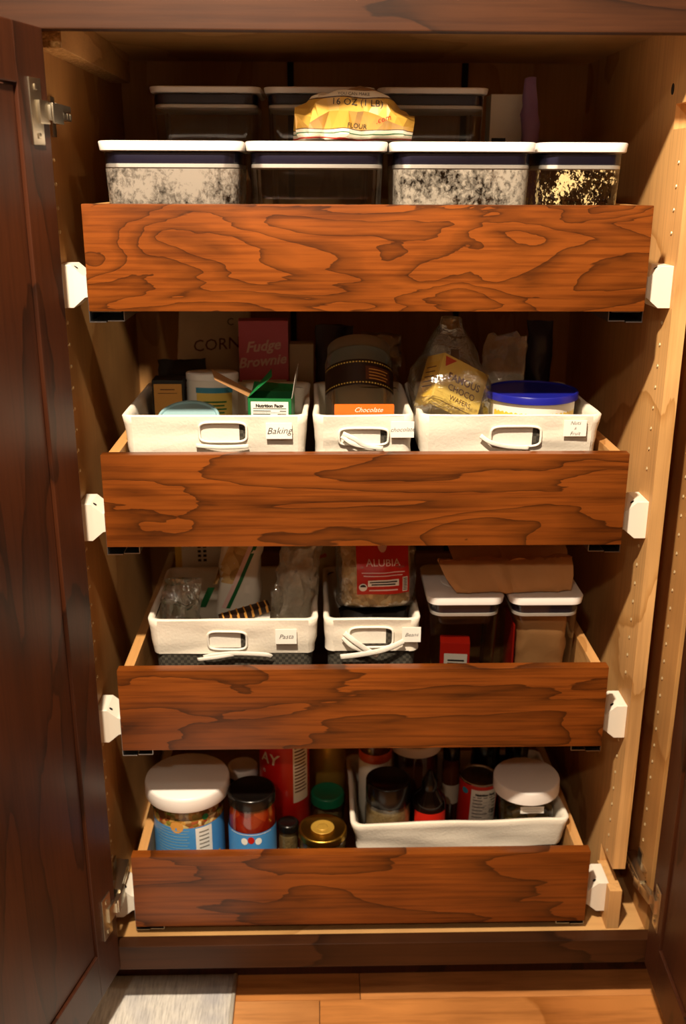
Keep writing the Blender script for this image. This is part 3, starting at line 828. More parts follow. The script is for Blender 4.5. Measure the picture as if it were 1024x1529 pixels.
basket('small cream linen-lined basket labelled chocolate', *B2[1], YF, .27, z2, ZR2, .062, hole_at(506, 580, 640, 666, YF, *B2[1], ZR2), card_at(583, 618, 629, 653, YF, *B2[1], ZR2), [('chocolate', .0095)],
       tie=[([(-.032, .026, 0), (-.014, .034, .003), (.0, .044, .002), (.02, .050, 0)], .0045), ([(-.034, .03, 0), (-.02, .04, .004), (-.004, .046, .002), (.03, .05, 0)], .004)])
basket('cream linen-lined basket labelled Nuts and Fruit', *B2[2], YF, .27, z2, ZR2, .062, hole_at(733, 808, 637, 668, YF, *B2[2], ZR2), card_at(841, 875, 627, 651, YF, *B2[2], ZR2), [('Nuts', .0082), ('&', .006), ('Fruit', .0082)],
       tie=[([(-.046, .03, 0), (-.03, .040, .004), (-.005, .047, .002), (.03, .05, 0)], .0045)])

zb2 = z2+.0135                                # inside the baskets
# Baking basket
cx, ww, zt_, zb_ = span(222, 270, 573, 616, .21)
t = carton('cocoa_box', 'small dark box with an amber label standing in the Baking basket', 'box', (cx+.004, .240, zb2), ww-.002, .045, zt_-zb2+.004, M['charcoal'])
patch(t, 'label', -ww/2+.004, ww/2-.003, zt_-zb2-.062, zt_-zb2-.002, planar((0, -.0230, 0)), M['amber'], 1)
rules(t, [(-.012, .012, zt_-zb2-.012, zt_-zb2-.0105), (-.016, .016, zt_-zb2-.018, zt_-zb2-.017)], planar((0, -.0233, 0)), M['brown_ink'])
# tub lying back, blue and yellow label
cx, ww, zt_, zb_ = span(274, 350, 556, 615, .245)
R = ww/2
TL = (zt_-zb2-.004)/cos(rad(5))
t = thing('baking_powder_tub', 'white tub with a blue-edged yellow label leaning back in the Baking basket', 'tub', (cx+.004, .238, zb2+R*sin(rad(5))), (rad(-5), 0, rad(-6)))
bm = bmx(); lathe(bm, [(R*.95, 0), (R, .003), (R, TL-.012), (R*.98, TL-.010)], 44); to_obj('body', bm, M['white'], t, True, 40)
bm = bmx(); lathe(bm, [(R*1.03, TL-.012), (R*1.03, TL-.002), (R*.98, TL)], 44); to_obj('lid', bm, M['lid_white'], t, True, 40)
fn = cyl(R+.0006, .3)
patch(t, 'label', -R*.75, R*.75, TL-.108, TL-.032, fn, M['yellow_pale'], 24)
rules(t, [(-R*.78, R*.78, TL-.032, TL-.023)], cyl(R+.0008, .3), M['blue_line'], 'label_border', 20)
rules(t, [(-.02+.003*(k % 3), .02-.004*(k % 2), TL-.048-.006*k, TL-.0455-.006*k) for k in range(5)], cyl(R+.001, .3), M['green'], 'label_print', 10)
# pale blue lidded bowl
cx, ww, zt_, zb_ = span(228, 326, 597, 625, .09)
tb = rad(20); cz_ = PY(277, 622, .118).z
hb = (cz_-zb2-ww*.26*sin(tb))/cos(tb)
t = thing('lidded_bowl', 'pale blue round plastic lid on a tilted bowl in the Baking basket', 'bowl', (cx, .118+hb*sin(tb), cz_-hb*cos(tb)), (tb, 0, 0))
bm = bmx(); lathe(bm, [(ww*.24, .0), (ww*.26, .004), (ww*.40, hb*.6), (ww*.455, hb-.016), (ww*.455, hb-.010)], 44); to_obj('bowl', bm, M['clear'], t, True, 40)
bm = bmx(); lathe(bm, [(ww*.475, hb-.014), (ww*.49, hb-.013), (ww*.49, hb-.002), (ww*.475, hb), (ww*.44, hb), (ww*.43, hb-.003)], 44); to_obj('lid', bm, M['teal'], t, True, 40)
# green carton with open flaps
cx, ww, zt_, zb_ = span(371, 437, 596, 622, .075)
t = thing('green_carton', 'green opened carton with a Nutrition Facts panel in the Baking basket', 'carton', (cx, .106, zb2), (0, 0, rad(-4)))
gh = zt_-zb2; gw = ww; gd = .052
bm = bmx(); th = .0008
box(bm, -gw/2, gw/2, -gd/2, -gd/2+th, 0, gh); box(bm, -gw/2, gw/2, gd/2-th, gd/2, 0, gh); box(bm, -gw/2, -gw/2+th, -gd/2, gd/2, 0, gh); box(bm, gw/2-th, gw/2, -gd/2, gd/2, 0, gh); box(bm, -gw/2, gw/2, -gd/2, gd/2, 0, th)
to_obj('carton', bm, M['green'], t)
def flap(parent, pts, mat, nm='flap', th=(0, .0008, 0)):
    bm = bmx(); v = [bm.verts.new(p) for p in pts]; bm.faces.new(v)
    ex = bmesh.ops.extrude_face_region(bm, geom=bm.faces[:])
    for e in ex['geom']:
        if isinstance(e, bmesh.types.BMVert): e.co += Vector(th)
    return to_obj(nm, bm, mat, parent)
flap(t, [(-gw/2, -gd/2, gh), (-gw/2, gd/2, gh), (-gw/2+.032, gd/2, gh+.036), (-gw/2+.036, -gd/2+.02, gh+.030)], M['green'], th=(0, 0, .0008))
flap(t, [(-gw/2, gd/2, gh), (-gw/2, -gd/2+.01, gh), (-gw/2-.05, -gd/2, gh+.028), (-gw/2-.062, gd/2-.01, gh+.036)], M['kraft_dark'], th=(0, 0, .0008))
flap(t, [(-gw/2, gd/2, gh), (gw/2, gd/2, gh), (gw/2, gd/2+.028, gh+.006), (-gw/2, gd/2+.028, gh+.010)], M['green'], th=(0, 0, .0008))
flap(t, [(gw/2, -gd/2, gh), (gw/2, gd/2, gh), (gw/2+.006, gd/2, gh+.045), (gw/2+.006, -gd/2+.012, gh+.040)], M['grey_board'], th=(.0008, 0, 0))
fn = planar((0, -gd/2-.0004, 0))
patch(t, 'nutrition_panel', -gw/2+.005, gw/2-.005, gh-.075, gh-.005, fn, M['white'], 1)
fn = planar((0, -gd/2-.0007, gh-.04))
nutrition(t, gw-.012, .066, fn, 6, '20')
# behind the baskets
cx, ww, zt_, zb_ = span(256, 366, 466, 560, .41)
t = thing('corn_bag', 'tall cream paper bag printed CORN standing behind the Baking basket', 'bag', (cx, .435, z2))
b = to_obj('paper', pouch_bm(ww, .055, .305, seed=2., amp=.005, sc=12, bulge=.6, topw=.98, lean=(.012, 0)), M['cream_bag'], t, True, 50)
project(t, b, 'CORN', .030, (.014, .222), M['brown_ink'], rot=.08, shear=.1)
project(t, b, 'C', .018, (.04, .262), M['ink'])
cx, ww, zt_, zb_ = span(357, 430, 477, 562, .37)
t = carton('brownie_box', 'pink box lettered Fudge Brownie behind the Baking basket', 'box', (cx, .372, z2), ww, .04, zt_-z2, M['pink'], (0, 0, rad(3)))
fn = planar((0, -.0206, 0)); hh = zt_-z2
letter(t, 'Fudge', .026, lambda a, b: fn(a-.002, b+hh-.045), M['pink_pale'], shear=.35, rot=.1, thin=.0006)
letter(t, 'Brownie', .025, lambda a, b: fn(a-.004, b+hh-.072), M['pink_pale'], shear=.35, rot=.1, thin=.0006)
patch(t, 'printed_strip', -ww/2+.004, ww/2-.004, hh-.125, hh-.105, fn, M['white'], 1)
cx, ww, zt_, zb_ = span(210, 290, 536, 575, .37)
bag('dark_pouch', 'charcoal pouch slumped behind the cocoa box at the dark side of the drawer', 'pouch', (cx+.024, .366, z2), ww*.86, .045, zt_-z2, M['charcoal'], part='pouch', seed=6., bulge=.5, amp=.006)
cx, ww, zt_, zb_ = span(432, 468, 514, 545, .37)
carton('cream_box', 'small cream box in the shade between the pink box and the purple foil pouch', 'box', (cx, .39, z2), ww, .04, zt_-z2, M['cream_bag'])
# chocolate basket
cx, ww, zt_, zb_ = span(471, 581, 525, 620, .20)
R = min(ww/2*.97, .0575)
tj = rad(36); LJ = .238
t = thing('glass_jar', 'round glass jar with a dark brown banded label leaning back in the chocolate basket', 'jar', (-.0030, .128, zb2+R*.97*sin(tj)), (-tj, 0, 0))
bm = bmx(); lathe(bm, [(R*.70, .004), (R*.80, 0), (R*.97, .006), (R, .016), (R, LJ-.034), (R*.96, LJ-.022), (R*.86, LJ-.016), (R*.86, LJ-.010)], 48, True, False); to_obj('body', bm, M['glass'], t, True, 40)
bm = bmx(); lathe(bm, [(R*.91, LJ-.021), (R*.92, LJ-.020), (R*.92, LJ-.002), (R*.9, LJ)], 48); to_obj('lid', bm, M['grey_board'], t, True, 40)
bm = bmx(); lathe(bm, [(R*.7, .008), (R*.93, .012), (R*.95, LJ*.13), (R*.9, LJ*.15)], 40); to_obj('contents', bm, M['amber_sauce'], t, True, 40)
lj = LJ-.134
patch(t, 'label', -R*1.35, R*1.35, lj+.040, lj+.086, cyl(R+.0006), M['brown_dark'], 36)
rules(t, [(-R*1.3+k*R*.09, -R*1.3+k*R*.09+R*.05, v, v+.0022) for k in range(29) for v in (lj+.0435, lj+.080)], cyl(R+.001), M['yellow_pale'], 'dashed_border', 2)
patch(t, 'label_panel', R*.15, R*1.0, lj+.050, lj+.074, cyl(R+.0009), M['brown_ink'], 16)
rules(t, [(R*.25, R*.9-.004*(k % 2), lj+.068-.0055*k, lj+.0695-.0055*k) for k in range(4)], cyl(R+.0012), M['amber'], 'label_print', 8)
cx, ww, zt_, zb_ = span(500, 590, 605, 622, .068)
cx, hbar = cx-.001, .170
t = thing('chocolate_bar', 'orange wrapped chocolate bar standing across the front of the chocolate basket', 'chocolate bar', (cx, .0772, zb2), (0, 0, 0))
bm = bmx(); box(bm, -ww/2, ww/2, -.0045, .0045, 0, hbar, .003); to_obj('wrapper', bm, M['orange'], t, True, 50)
letter(t, 'Chocolate', .0105, planar((.006, -.0048, hbar-.008)), M['white'], shear=.4)
bag('clear_bag', 'glossy clear plastic bag standing behind the chocolate basket beside the banded jar', 'bag', (PY(570, 560, .365).x, .368, z2), .07, .06, span(540, 600, 500, 600, .365)[2]-z2, M['film'], seed=9., amp=.010, sc=26, bulge=.5, topw=1.0, top=.2)
cx, ww, zt_, zb_ = span(476, 522, 488, 560, .36)
bag('foil_pouch', 'dark purple foil pouch standing behind the chocolate basket', 'pouch', (cx, .38, z2), ww+.01, .05, zt_-z2, M['purple_dark'], part='pouch', seed=11., amp=.006, bulge=.5)
# Nuts and Fruit basket
cx, ww, zt_, zb_ = span(618, 722, 540, 622, .11)
t = thing('wafer_box', 'yellow wafer box lettered Famous Choco Wafers, tilted inside a clear bag', 'box', (cx+.008, .140, (zt_+zb_)/2-.008), (rad(-18), rad(27), rad(22)))
WX = cx+.008; WZ = (zt_+zb_)/2-.008
bw, bh, bd = .092, .086, .046
bm = bmx(); box(bm, -bw/2, bw/2, -bd/2, bd/2, -bh*.5, bh*.5, .001); to_obj('carton', bm, M['yellow_pale'], t)
fn = planar((0, -bd/2-.0005, 0))
flap(t, [(-bw/2+.004, -bd/2-.0004, bh/2-.004), (-bw/2+.026, -bd/2-.0004, bh/2-.004), (-bw/2+.008, -bd/2-.0004, bh/2-.020)], M['red'], 'red_corner', (0, -.0002, 0))
letter(t, 'FAMOUS', .0165, lambda a, b: fn(a+.004, b+.012), M['brown_ink'], rot=.03, thin=.0004)
letter(t, 'CHOCO', .0145, lambda a, b: fn(a+.004, b-.005), M['brown_ink'], thin=.0002)
letter(t, 'WAFERS', .0115, lambda a, b: fn(a+.006, b-.020), M['brown_ink'])
rules(t, [(-.03, .03, -.032, -.031)], fn, M['brown_ink'])
patch(t, 'side_print', -.018, .018, -.03, .03, planar((-bw/2-.0005, 0, 0), (0, -1, 0)), M['yellow'], 1)
rules(t, [(-.014, .012, .02-.008*k, .022-.008*k) for k in range(5)], planar((-bw/2-.0008, 0, 0), (0, -1, 0)), M['brown_ink'])
cx2, ww2, zt2, zb2_ = span(605, 730, 484, 625, .12)
HB = zt2-zb2+.004
vz = lambda z: (z-zb2)/HB
bag('clear_bag', 'large clear plastic bag around the yellow wafer box', 'bag', (WX-.001, .158, zb2), .128, .168, HB, M['film'], seed=13., amp=.003, sc=20, lean=(0, .012), e=.5,
    wprof=[(0, .58), (vz(1.0), .60), (vz(1.045), .80), (vz(1.058), .94), (vz(1.085), 1.), (vz(1.10), 1.), (vz(1.14), .66), (1., .22)], tprof=[(0, .75), (.1, .92), (vz(1.11), 1.), (1., .16)])
cx, ww, zt_, zb_ = span(656, 700, 496, 560, .2)
bag('foil_pouch', 'dark navy foil pouch standing inside the clear bag behind the wafer box', 'pouch', (cx+.004, .212, zb2+.004), ww*.62, .020, zt_-zb2-.034, M['purple_dark'], part='pouch', seed=14., amp=.002, bulge=.5, topw=.45)
cx, ww, zt_, zb_ = span(729, 866, 574, 622, .125)
R = ww/2
t = thing('plastic_tub', 'white plastic tub with a deep blue lid in the Nuts and Fruit basket', 'tub', (cx-.002, .066+R, zb2))
zl = PY(797, 606, .068).z-zb2                  # lower front edge of the lid rim
hl = zl+.006
bm = bmx(); lathe(bm, [(R*.80, 0), (R*.83, .003), (R*.93, hl-.014), (R*.93, hl)], 52); to_obj('body', bm, M['white'], t, True, 40)
bm = bmx(); lathe(bm, [(R*.97, hl-.006), (R, hl-.005), (R, hl+.004), (R*.985, hl+.0062), (R*.95, hl+.0062), (R*.93, hl+.004)], 52); to_obj('lid', bm, M['blue_lid'], t, True, 40)
patch(t, 'label', -R*1.2, R*1.2, hl-.055, hl-.020, lambda a, b: Vector((R*.925*sin(a/R), -R*.925*cos(a/R), b)), M['yellow'], 30)
bag('nut_bag', 'clear bag of brown nuts behind the blue-lidded tub', 'bag', (PY(757, 540, .245).x, .262, zb2), .085, .05, span(725, 795, 500, 575, .25)[2]-zb2, M['film2'], seed=15., amp=.010, sc=24, bulge=.4, topw=.8)
cx, ww, zt_, zb_ = span(786, 822, 478, 575, .36)
bag('snack_pouch', 'dark navy pouch standing behind the Nuts and Fruit basket', 'pouch', (cx, .36, z2), ww+.004, .045, zt_-z2, M['navy_film'], part='pouch', seed=16., amp=.004, bulge=.6)

# ================================================================== drawer three
z3 = DF[2]+.0005
ZR3 = .722; YF3 = .064
B3 = [(-.354, -.072), (-.066, .097)]
basket('cream linen-lined basket labelled Pasta', *B3[0], YF3, .24, z3, ZR3, .062, hole_at(310, 368, 944, 972, YF3, *B3[0], ZR3), card_at(411, 443, 939, 961, YF3, *B3[0], ZR3), [('Pasta', .0115)],
       tie=[([(-.05, .066, 0), (-.03, .060, .004), (.0, .058, .002), (.05, .060, .003), (.062, .066, 0)], .005), ([(-.06, .070, 0), (-.03, .064, .005), (0, .060, .002)], .004)])
basket('small cream linen-lined basket labelled Beans', *B3[1], YF3, .24, z3, ZR3, .058, hole_at(521, 587, 938, 968, YF3, *B3[1], ZR3), card_at(600, 628, 936, 958, YF3, *B3[1], ZR3), [('Beans', .0095)],
       tie=[([(-.046, .022, 0), (-.03, .034, .006), (-.01, .050, .006), (.01, .064, .003)], .006), ([(-.052, .066, .002), (-.02, .060, .006), (.02, .050, .008), (.052, .036, .004)], .006), ([(-.048, .03, 0), (-.034, .044, .005), (-.012, .054, .004)], .005)])
zb3 = z3+.0135
# Pasta basket
cx, ww, zt_, zb_ = span(262, 332, 812, 866, .33)
t = carton('pasta_box', 'white pasta box with a yellow edge standing behind the Pasta basket', 'box', (cx, .345, z3), ww, .045, .866-z3, M['white'], (0, 0, rad(4)))
patch(t, 'yellow_edge', -ww/2, -ww/2+.012, .01, .30, planar((0, -.0229, 0)), M['yellow'], 1)
rules(t, [(-.002+.010*j, .004+.010*j, .185+.009*k, .190+.009*k) for k in range(12) for j in range(2)], planar((0, -.0231, 0)), M['ink'], 'printed_text', 1)
cx, ww, zt_, zb_ = span(240, 318, 866, 930, .13)
t = bag('clear_bag', 'clear plastic bag with a green print at the corner of the Pasta basket', 'bag', (cx-.001, .122, zb3), ww*.74, .075, zt_-zb3+.002, M['film'], seed=21., amp=.008, sc=24, bulge=.3, topw=.9, lean=(-.01, .01), top=.15)
bm = pouch_bm(.05, .05, .135, seed=22., amp=.006, bulge=.5); o = to_obj('green_print', bm, M['green'], t, True, 50); o.location = (.006, -.004, .002); o.scale = (.8, .8, 1)
cx, ww, zt_, zb_ = span(305, 385, 812, 932, .15)
t = thing('noodle_bag', 'white noodle bag printed with a brown noodle picture and green stripe in the Pasta basket', 'bag', (cx-.004, .196, zb3))
nb = to_obj('printed_film', pouch_bm(ww*.80, .06, .866-zb3, seed=23., amp=.006, sc=20, bulge=.6, topw=1.0, lean=(.024, .02)), M['white'], t, True, 28)
def on_surface(target, dy):
    bm = bmx(); bm.from_mesh(target.data); tree = BVHTree.FromBMesh(bm); bm.free()
    def fn(a, b):
        h = tree.ray_cast(Vector((a, -1, b)), Vector((0, 1, 0))); return Vector((a, (h[0].y if h[0] else -.02)-dy, b))
    return fn
NS = on_surface(nb, .0012); hb = .866-zb3
def slant(a, b): return NS(a+(b-hb*.6)*.45, b)
patch(t, 'noodle_picture', -.030, .004, hb*.60, hb*.92, slant, M['pasta'], 10, 10)
patch(t, 'green_stripe', .012, .019, hb*.45, hb*.97, slant, M['green'], 3, 12)
patch(t, 'pale_edge', .004, .012, hb*.45, hb*.97, slant, M['pink_pale'], 3, 12)
patch(t, 'green_leaf', -.036, -.024, hb*.46, hb*.58, slant, M['green'], 4, 4)
cx, ww, zt_, zb_ = span(388, 500, 822, 932, .13)
bag('pasta_bag', 'crinkled clear bag of pale pasta filling the Pasta basket beside the barley', 'bag', (cx-.028, .150, zb3), ww*.56, .10, zt_-zb3-.004, M['film2'], seed=24., amp=.014, sc=22, bulge=.3, topw=.9, lean=(.036, .02), top=.35)
t = bag('pasta_pack', 'cream paper pasta packet with orange dots, standing behind the Pasta basket', 'packet', (PY(466, 830, .34).x-.010, .348, z3), .10, .045, .866-z3, M['yellow_pale'], part='packet', seed=25., amp=.006, bulge=.5, topw=.9, lean=(.02, 0))
t.children[0].data.materials[0] = bands('cream_packet_print', [(0, '#d8c48c'), (.7, '#e0cf9c')], 'Z', 0, .3, .2, speck=('#d8622a', 30, .70))
# striped wrapper and white paper on top of the front
a = PY(328, 926, .100); b_ = PY(402, 904, .120)
t = thing('wrapper_strip', 'brown and gold striped wrapper end poking out over the Pasta basket rim', 'wrapper', (0, 0, 0))
ax = (b_-a); ln = ax.length; ax.normalize(); az = Vector((0, 0, 1)); ay = az.cross(ax).normalized(); az = ax.cross(ay)
bm = bmx(); obox(bm, (a+b_)/2, ax, ay, az, ln/2, .012, .006, .002); to_obj('film', bm, M['brown_dark'], t, True, 50)
bm = bmx()
for k in range(7): obox(bm, a+ax*ln*(k+.5)/7, (ax+az*.5).normalized(), ay, az, .0022, .0123, .0062)
to_obj('stripes', bm, M['amber'], t)
bm = bmx(); obox(bm, PY(374, 922, .108), Vector((.99, .0, .1)), Vector((-.04, .92, .38)), Vector((-.1, -.38, .92)), .033, .018, .0008)
tag(to_obj('folded_paper', bm, M['white'], None), 'white folded paper sheet under the striped wrapper in the Pasta basket', 'paper')
# barley bag in the Beans basket
cx, ww, zt_, zb_ = span(500, 626, 812, 922, .10)
zbb = PY(562, 921, .088).z
t = thing('bean_bag', 'clear bag of dried beans with a red Alubia label in the Beans basket', 'bag', (cx, .135, zbb), (rad(-6), 0, rad(3)))
WW, HH = ww*.97, (.864-zbb)/1.07
bf = pouch_bm(WW*.86, .085, HH*.93, seed=31., amp=.003, bulge=.45, e=.85)
o = to_obj('beans', bf, M['grain'], t, True); 
outer = to_obj('film', pouch_bm(WW, .097, HH*1.05, seed=31.5, amp=.004, sc=22, bulge=.45, e=.85), M['film'], t, True, 50)
S = on_surface(outer, .0012); S2 = on_surface(outer, .0018)
u0_, u1_ = -.036, .052
lz = .034
patch(t, 'label', u0_, u1_, lz, lz+.098, S, M['red'], 14, 12)
project(t, outer, 'ALUBIA', .0155, (.008, lz+.052), M['pink_pale'], off=.0018, sx=1.1, thin=.0001)
patch(t, 'label_strip', -.018, .034, lz+.014, lz+.025, S2, M['card'], 10, 2)
rules(t, [(-.015, .031, lz+.0205, lz+.0225), (-.012, .028, lz+.0162, lz+.0182)], on_surface(outer, .0023), M['ink'], 'small_print', 8)
rules(t, [(-.028+.003*k, .044-.004*k, lz+.036-.005*k, lz+.0375-.005*k) for k in range(2)]+[(-.016, .032, lz+.006, lz+.0085)], S2, M['pink_pale'], 'small_print', 8)
patch(t, 'barcode', .0405, .049, lz+.003, lz+.028, S2, M['card'], 3, 4)
rules(t, [(.0415, .048, lz+.005+.0028*k, lz+.0063+.0028*k) for k in range(8)], on_surface(outer, .0023), M['ink'], 'barcode_bars', 2)
bm = bmx()
f3 = S2; cc = (-.026, lz+.013)
vs2 = [bm.verts.new(f3(cc[0]+.0068*cos(2*pi*k/20), cc[1]+.0068*sin(2*pi*k/20))) for k in range(20)]; bm.faces.new(vs2); to_obj('round_seal', bm, M['card'], t)
bm = bmx(); f3 = on_surface(outer, .0024)
vs2 = [bm.verts.new(f3(cc[0]+.0048*cos(pi*k/10), cc[1]+.0006+.0044*sin(pi*k/10))) for k in range(11)]; bm.faces.new(vs2); to_obj('seal_mark', bm, M['ink'], t)
bm = bmx(); c3 = (.008, lz+.080)
vs2 = [bm.verts.new(S2(c3[0]+.008*cos(2*pi*k/20), c3[1]+.012*sin(2*pi*k/20))) for k in range(20)]; bm.faces.new(vs2); to_obj('emblem', bm, M['pink_pale'], t)
bag('black_bag', 'black bag of beans lying low under the Alubia bag', 'bag', ((B3[1][0]+B3[1][1])/2+.004, .129, zb3), .118, .085, zbb-zb3-.002, M['charcoal'], part='bag', seed=33., amp=.008, bulge=.3, top=.5)

# two lidded containers
def tall_pop(label, pxl, pxr, py_edge, yfront, depth):
    a = PY(pxl, py_edge, yfront); b_ = PY(pxr, py_edge, yfront)
    return pop_container(label, a.x, b_.x, yfront, depth, z3, a.z+.012, M['clear'], r=.02), a, b_
t, a, b_ = tall_pop('tall clear container with a red and white packet inside, beside the Beans basket', 638, 755, 904, .075, .155)
hh = a.z+.012-z3
o = carton('packet', '', '', (0, 0, 0), .05, .03, .12, M['red'])
for k in ('label', 'category'): del o[k]
ch = o.children[0]; ch.parent = t; bpy.data.objects.remove(o); ch.name = 'packet'; ch.location = (-.012, -.045, .0045); ch.rotation_euler = (0, 0, rad(-6))
fn = planar((0, -.0155, 0))
patch(ch, 'packet_label', -.018, .021, .06, .10, fn, M['white'], 1); rules(ch, [(-.012, .016, .068+.006*k, .071+.006*k) for k in range(4)], planar((0, -.0158, 0)), M['ink'])
t, a, b_ = tall_pop('tall clear container holding a brown paper bag, at the end of the third drawer', 762, 874, 904, .075, .155)
bm = pouch_bm(.088, .10, .165, seed=41., amp=.004, bulge=.8, top=.5, e=.45); o = to_obj('paper_contents', bm, M['kraft'], t, True, 50); o.location = (.003, 0, .0045)
bm = bmx(); box(bm, -.048, -.045, -.045, .03, .004, .15, .001); to_obj('red_packet', bm, M['red'], t)
ztl = a.z+.012+.0016
# folded paper bags on the lids
def paper_bag(label, px0, px1, py0, py1, Y, depth, z, seed, rz):
    cx, ww, zt_, zb_ = span(px0, px1, py0, py1, Y)
    t = thing('paper_bag', label, 'paper bag', (cx, Y+depth/2, z), (0, 0, rz))
    hh = max(.02, zt_-z)
    bm = bmx(); nx, ny = 26, 8
    rings = []
    for i in range(nx+1):
        u = i/nx; x = (u-.5)*ww
        ring = []
        for j in range(16):
            a = 2*pi*j/16; c, s = cos(a), sin(a)
            p = Vector((x, depth/2*math.copysign(abs(c)**.5, c), hh/2*(1+math.copysign(abs(s)**.45, s))))
            q = crumple(p, .005, 20, seed); p += Vector((q.x*.6, q.y, q.z*min(1, p.z/.008)))
            if c < .5: p.y += depth*.55*(p.z/hh)*(1 if c < 0 else .3) - .006*(1 if abs(u-.45) < .03 else 0)
            p.x = p.x*(.86+.14*min(1, p.z/hh*1.6)) + .012*(1-p.z/hh)
            p.z = max(0, p.z); ring.append(p)
        rings.append(ring)
    loft(bm, rings); to_obj('paper', bm, M['kraft'], t, True, 35); return t
paper_bag('folded brown paper bag lying across the two container lids', 658, 859, 846, 884, .085, .05, ztl, 51., rad(1.5))
paper_bag('brown paper bag folded behind another one on the container lids', 672, 850, 822, 850, .165, .055, ztl, 52., 0)

# ================================================================== drawer four
z4 = DF[3]+.0005
def front_y(py, z): return None
def stand(pxl, pxr, py_top_front, Y, dz=0):
    """radius, centre x and z of the front top edge of a round thing whose front stands at depth Y"""
    a = PY(pxl, py_top_front, Y); b_ = PY(pxr, py_top_front, Y); return (b_.x-a.x)/2, (a.x+b_.x)/2, a.z
def vessel(px0, px1, Y):
    """centre x and radius for a round thing spanning px0..px1 whose axis is at depth Y (mid height 1190 px)"""
    a = PY(px0, 1190, Y); b_ = PY(px1, 1190, Y); return (a.x+b_.x)/2, (b_.x-a.x)/2
# big tub with white lid
Yc = .105
a = PY(217, 1165, Yc); b_ = PY(343, 1165, Yc); R = (b_.x-a.x)/2; cx = (a.x+b_.x)/2
ztop = PZ(280, 1122, .0).z
# top-back of the lid is at the 1122 px line: height from a point at depth Yc+R
zt = PY(280, 1124, Yc+R*.97).z
t = thing('snack_tub', 'big round clear tub of snack mix with a white lid and blue label', 'tub', (cx, Yc, z4))
hh = zt-z4; Rb = R*.83
bm = bmx(); lathe(bm, [(Rb*.95, 0), (Rb, .004), (Rb, hh-.04), (Rb*.96, hh-.025), (Rb*.96, hh-.01)], 52); to_obj('body', bm, M['clear'], t, True, 40)
bm = bmx(); lathe(bm, [(Rb*.9, .003), (Rb-.002, .006), (Rb-.002, hh-.045), (Rb*.9, hh-.04)], 48); to_obj('contents', bm, M['olive'], t, True, 40)
bm = bmx(); lathe(bm, [(R*.985, hh-.028), (R, hh-.026), (R, hh-.006), (R*.985, hh-.002), (R*.95, hh)], 56); to_obj('lid', bm, M['lid_white'], t, True, 40)
fn = cyl(Rb+.0006)
zbl = PY(280, 1237, Yc-Rb).z-z4
patch(t, 'picture_label', -Rb*1.5, Rb*1.5, hh*.32, hh*.76, fn, M['olive'], 36)
patch(t, 'label', -Rb*1.5, Rb*1.5, .0, zbl, cyl(Rb+.0010), M['blue_label'], 36)
patch(t, 'label_panel', Rb*.30, Rb*.80, .0, zbl-.002, cyl(Rb+.0014), M['card'], 10)
rules(t, [(Rb*.40, Rb*.70, zbl-.012-.008*k, zbl-.0095-.008*k) for k in range(5)], cyl(Rb+.0018), M['grey_board'], 'small_print')
rules(t, [(-Rb*.95+.002*(k % 3), Rb*.12-.003*(k % 2), zbl-.006-.006*k, zbl-.0048-.006*k) for k in range(9)], cyl(Rb+.0014), M['teal'], 'small_print', 10)
rules(t, [(Rb*.92, Rb*1.12, hh*.16+.009*k, hh*.16+.005+.009*k) for k in range(6)], cyl(Rb+.0014), M['yellow'], 'side_lettering', 4)
for cu, cv, rr_, mt in ((-.14, zbl/hh+.01, .012, 'amber'), (-.45, zbl/hh+.09, .009, 'brown_ink'), (.38, zbl/hh+.08, .006, 'green'), (-.8, zbl/hh+.10, .008, 'green')):
    bm = bmx(); f4 = cyl(Rb+.0014); vv = [bm.verts.new(f4(cu*Rb*1.6+rr_*cos(2*pi*k/18), cv*hh+rr_*sin(2*pi*k/18))) for k in range(18)]; bm.faces.new(vv); to_obj('printed_picture', bm, M[mt], t)
# pepper jar
Yc = .082
a = PY(338, 1195, Yc); b_ = PY(412, 1195, Yc); R = (b_.x-a.x)/2; cx = (a.x+b_.x)/2
zt = PY(375, 1158, Yc+R*.9).z
t, l = jar('pepper_jar', 'glass jar of red roasted peppers with a black lid and blue label', 'jar', (cx+.0012, Yc, z4), R*.97, zt-z4, M['glass'], M['black_plastic'], .021, M['pepper'], .97, M['blue_label'], (-1.5, 1.5, .0, PY(375, 1246, Yc-R).z-z4), lid_r=R*.96, neck=.93)
hh = zt-z4
zpl = PY(375, 1246, Yc-R).z-z4
rules(t, [(-R*.95, R*.9, zpl-.003, zpl-.002)], cyl(R*.97+.0009), M['card'], 'label_line', 16)
for k, du in enumerate((-.012, .0, .013)):
    bm = bmx(); f4 = cyl(R*.97+.001); vv = [bm.verts.new(f4(du+.006*cos(2*pi*q/14), zpl-.016+.007*sin(2*pi*q/14)+(.003 if k == 1 else 0))) for q in range(14)]; bm.faces.new(vv); to_obj('label_picture', bm, M['card' if k != 1 else 'red'], t)
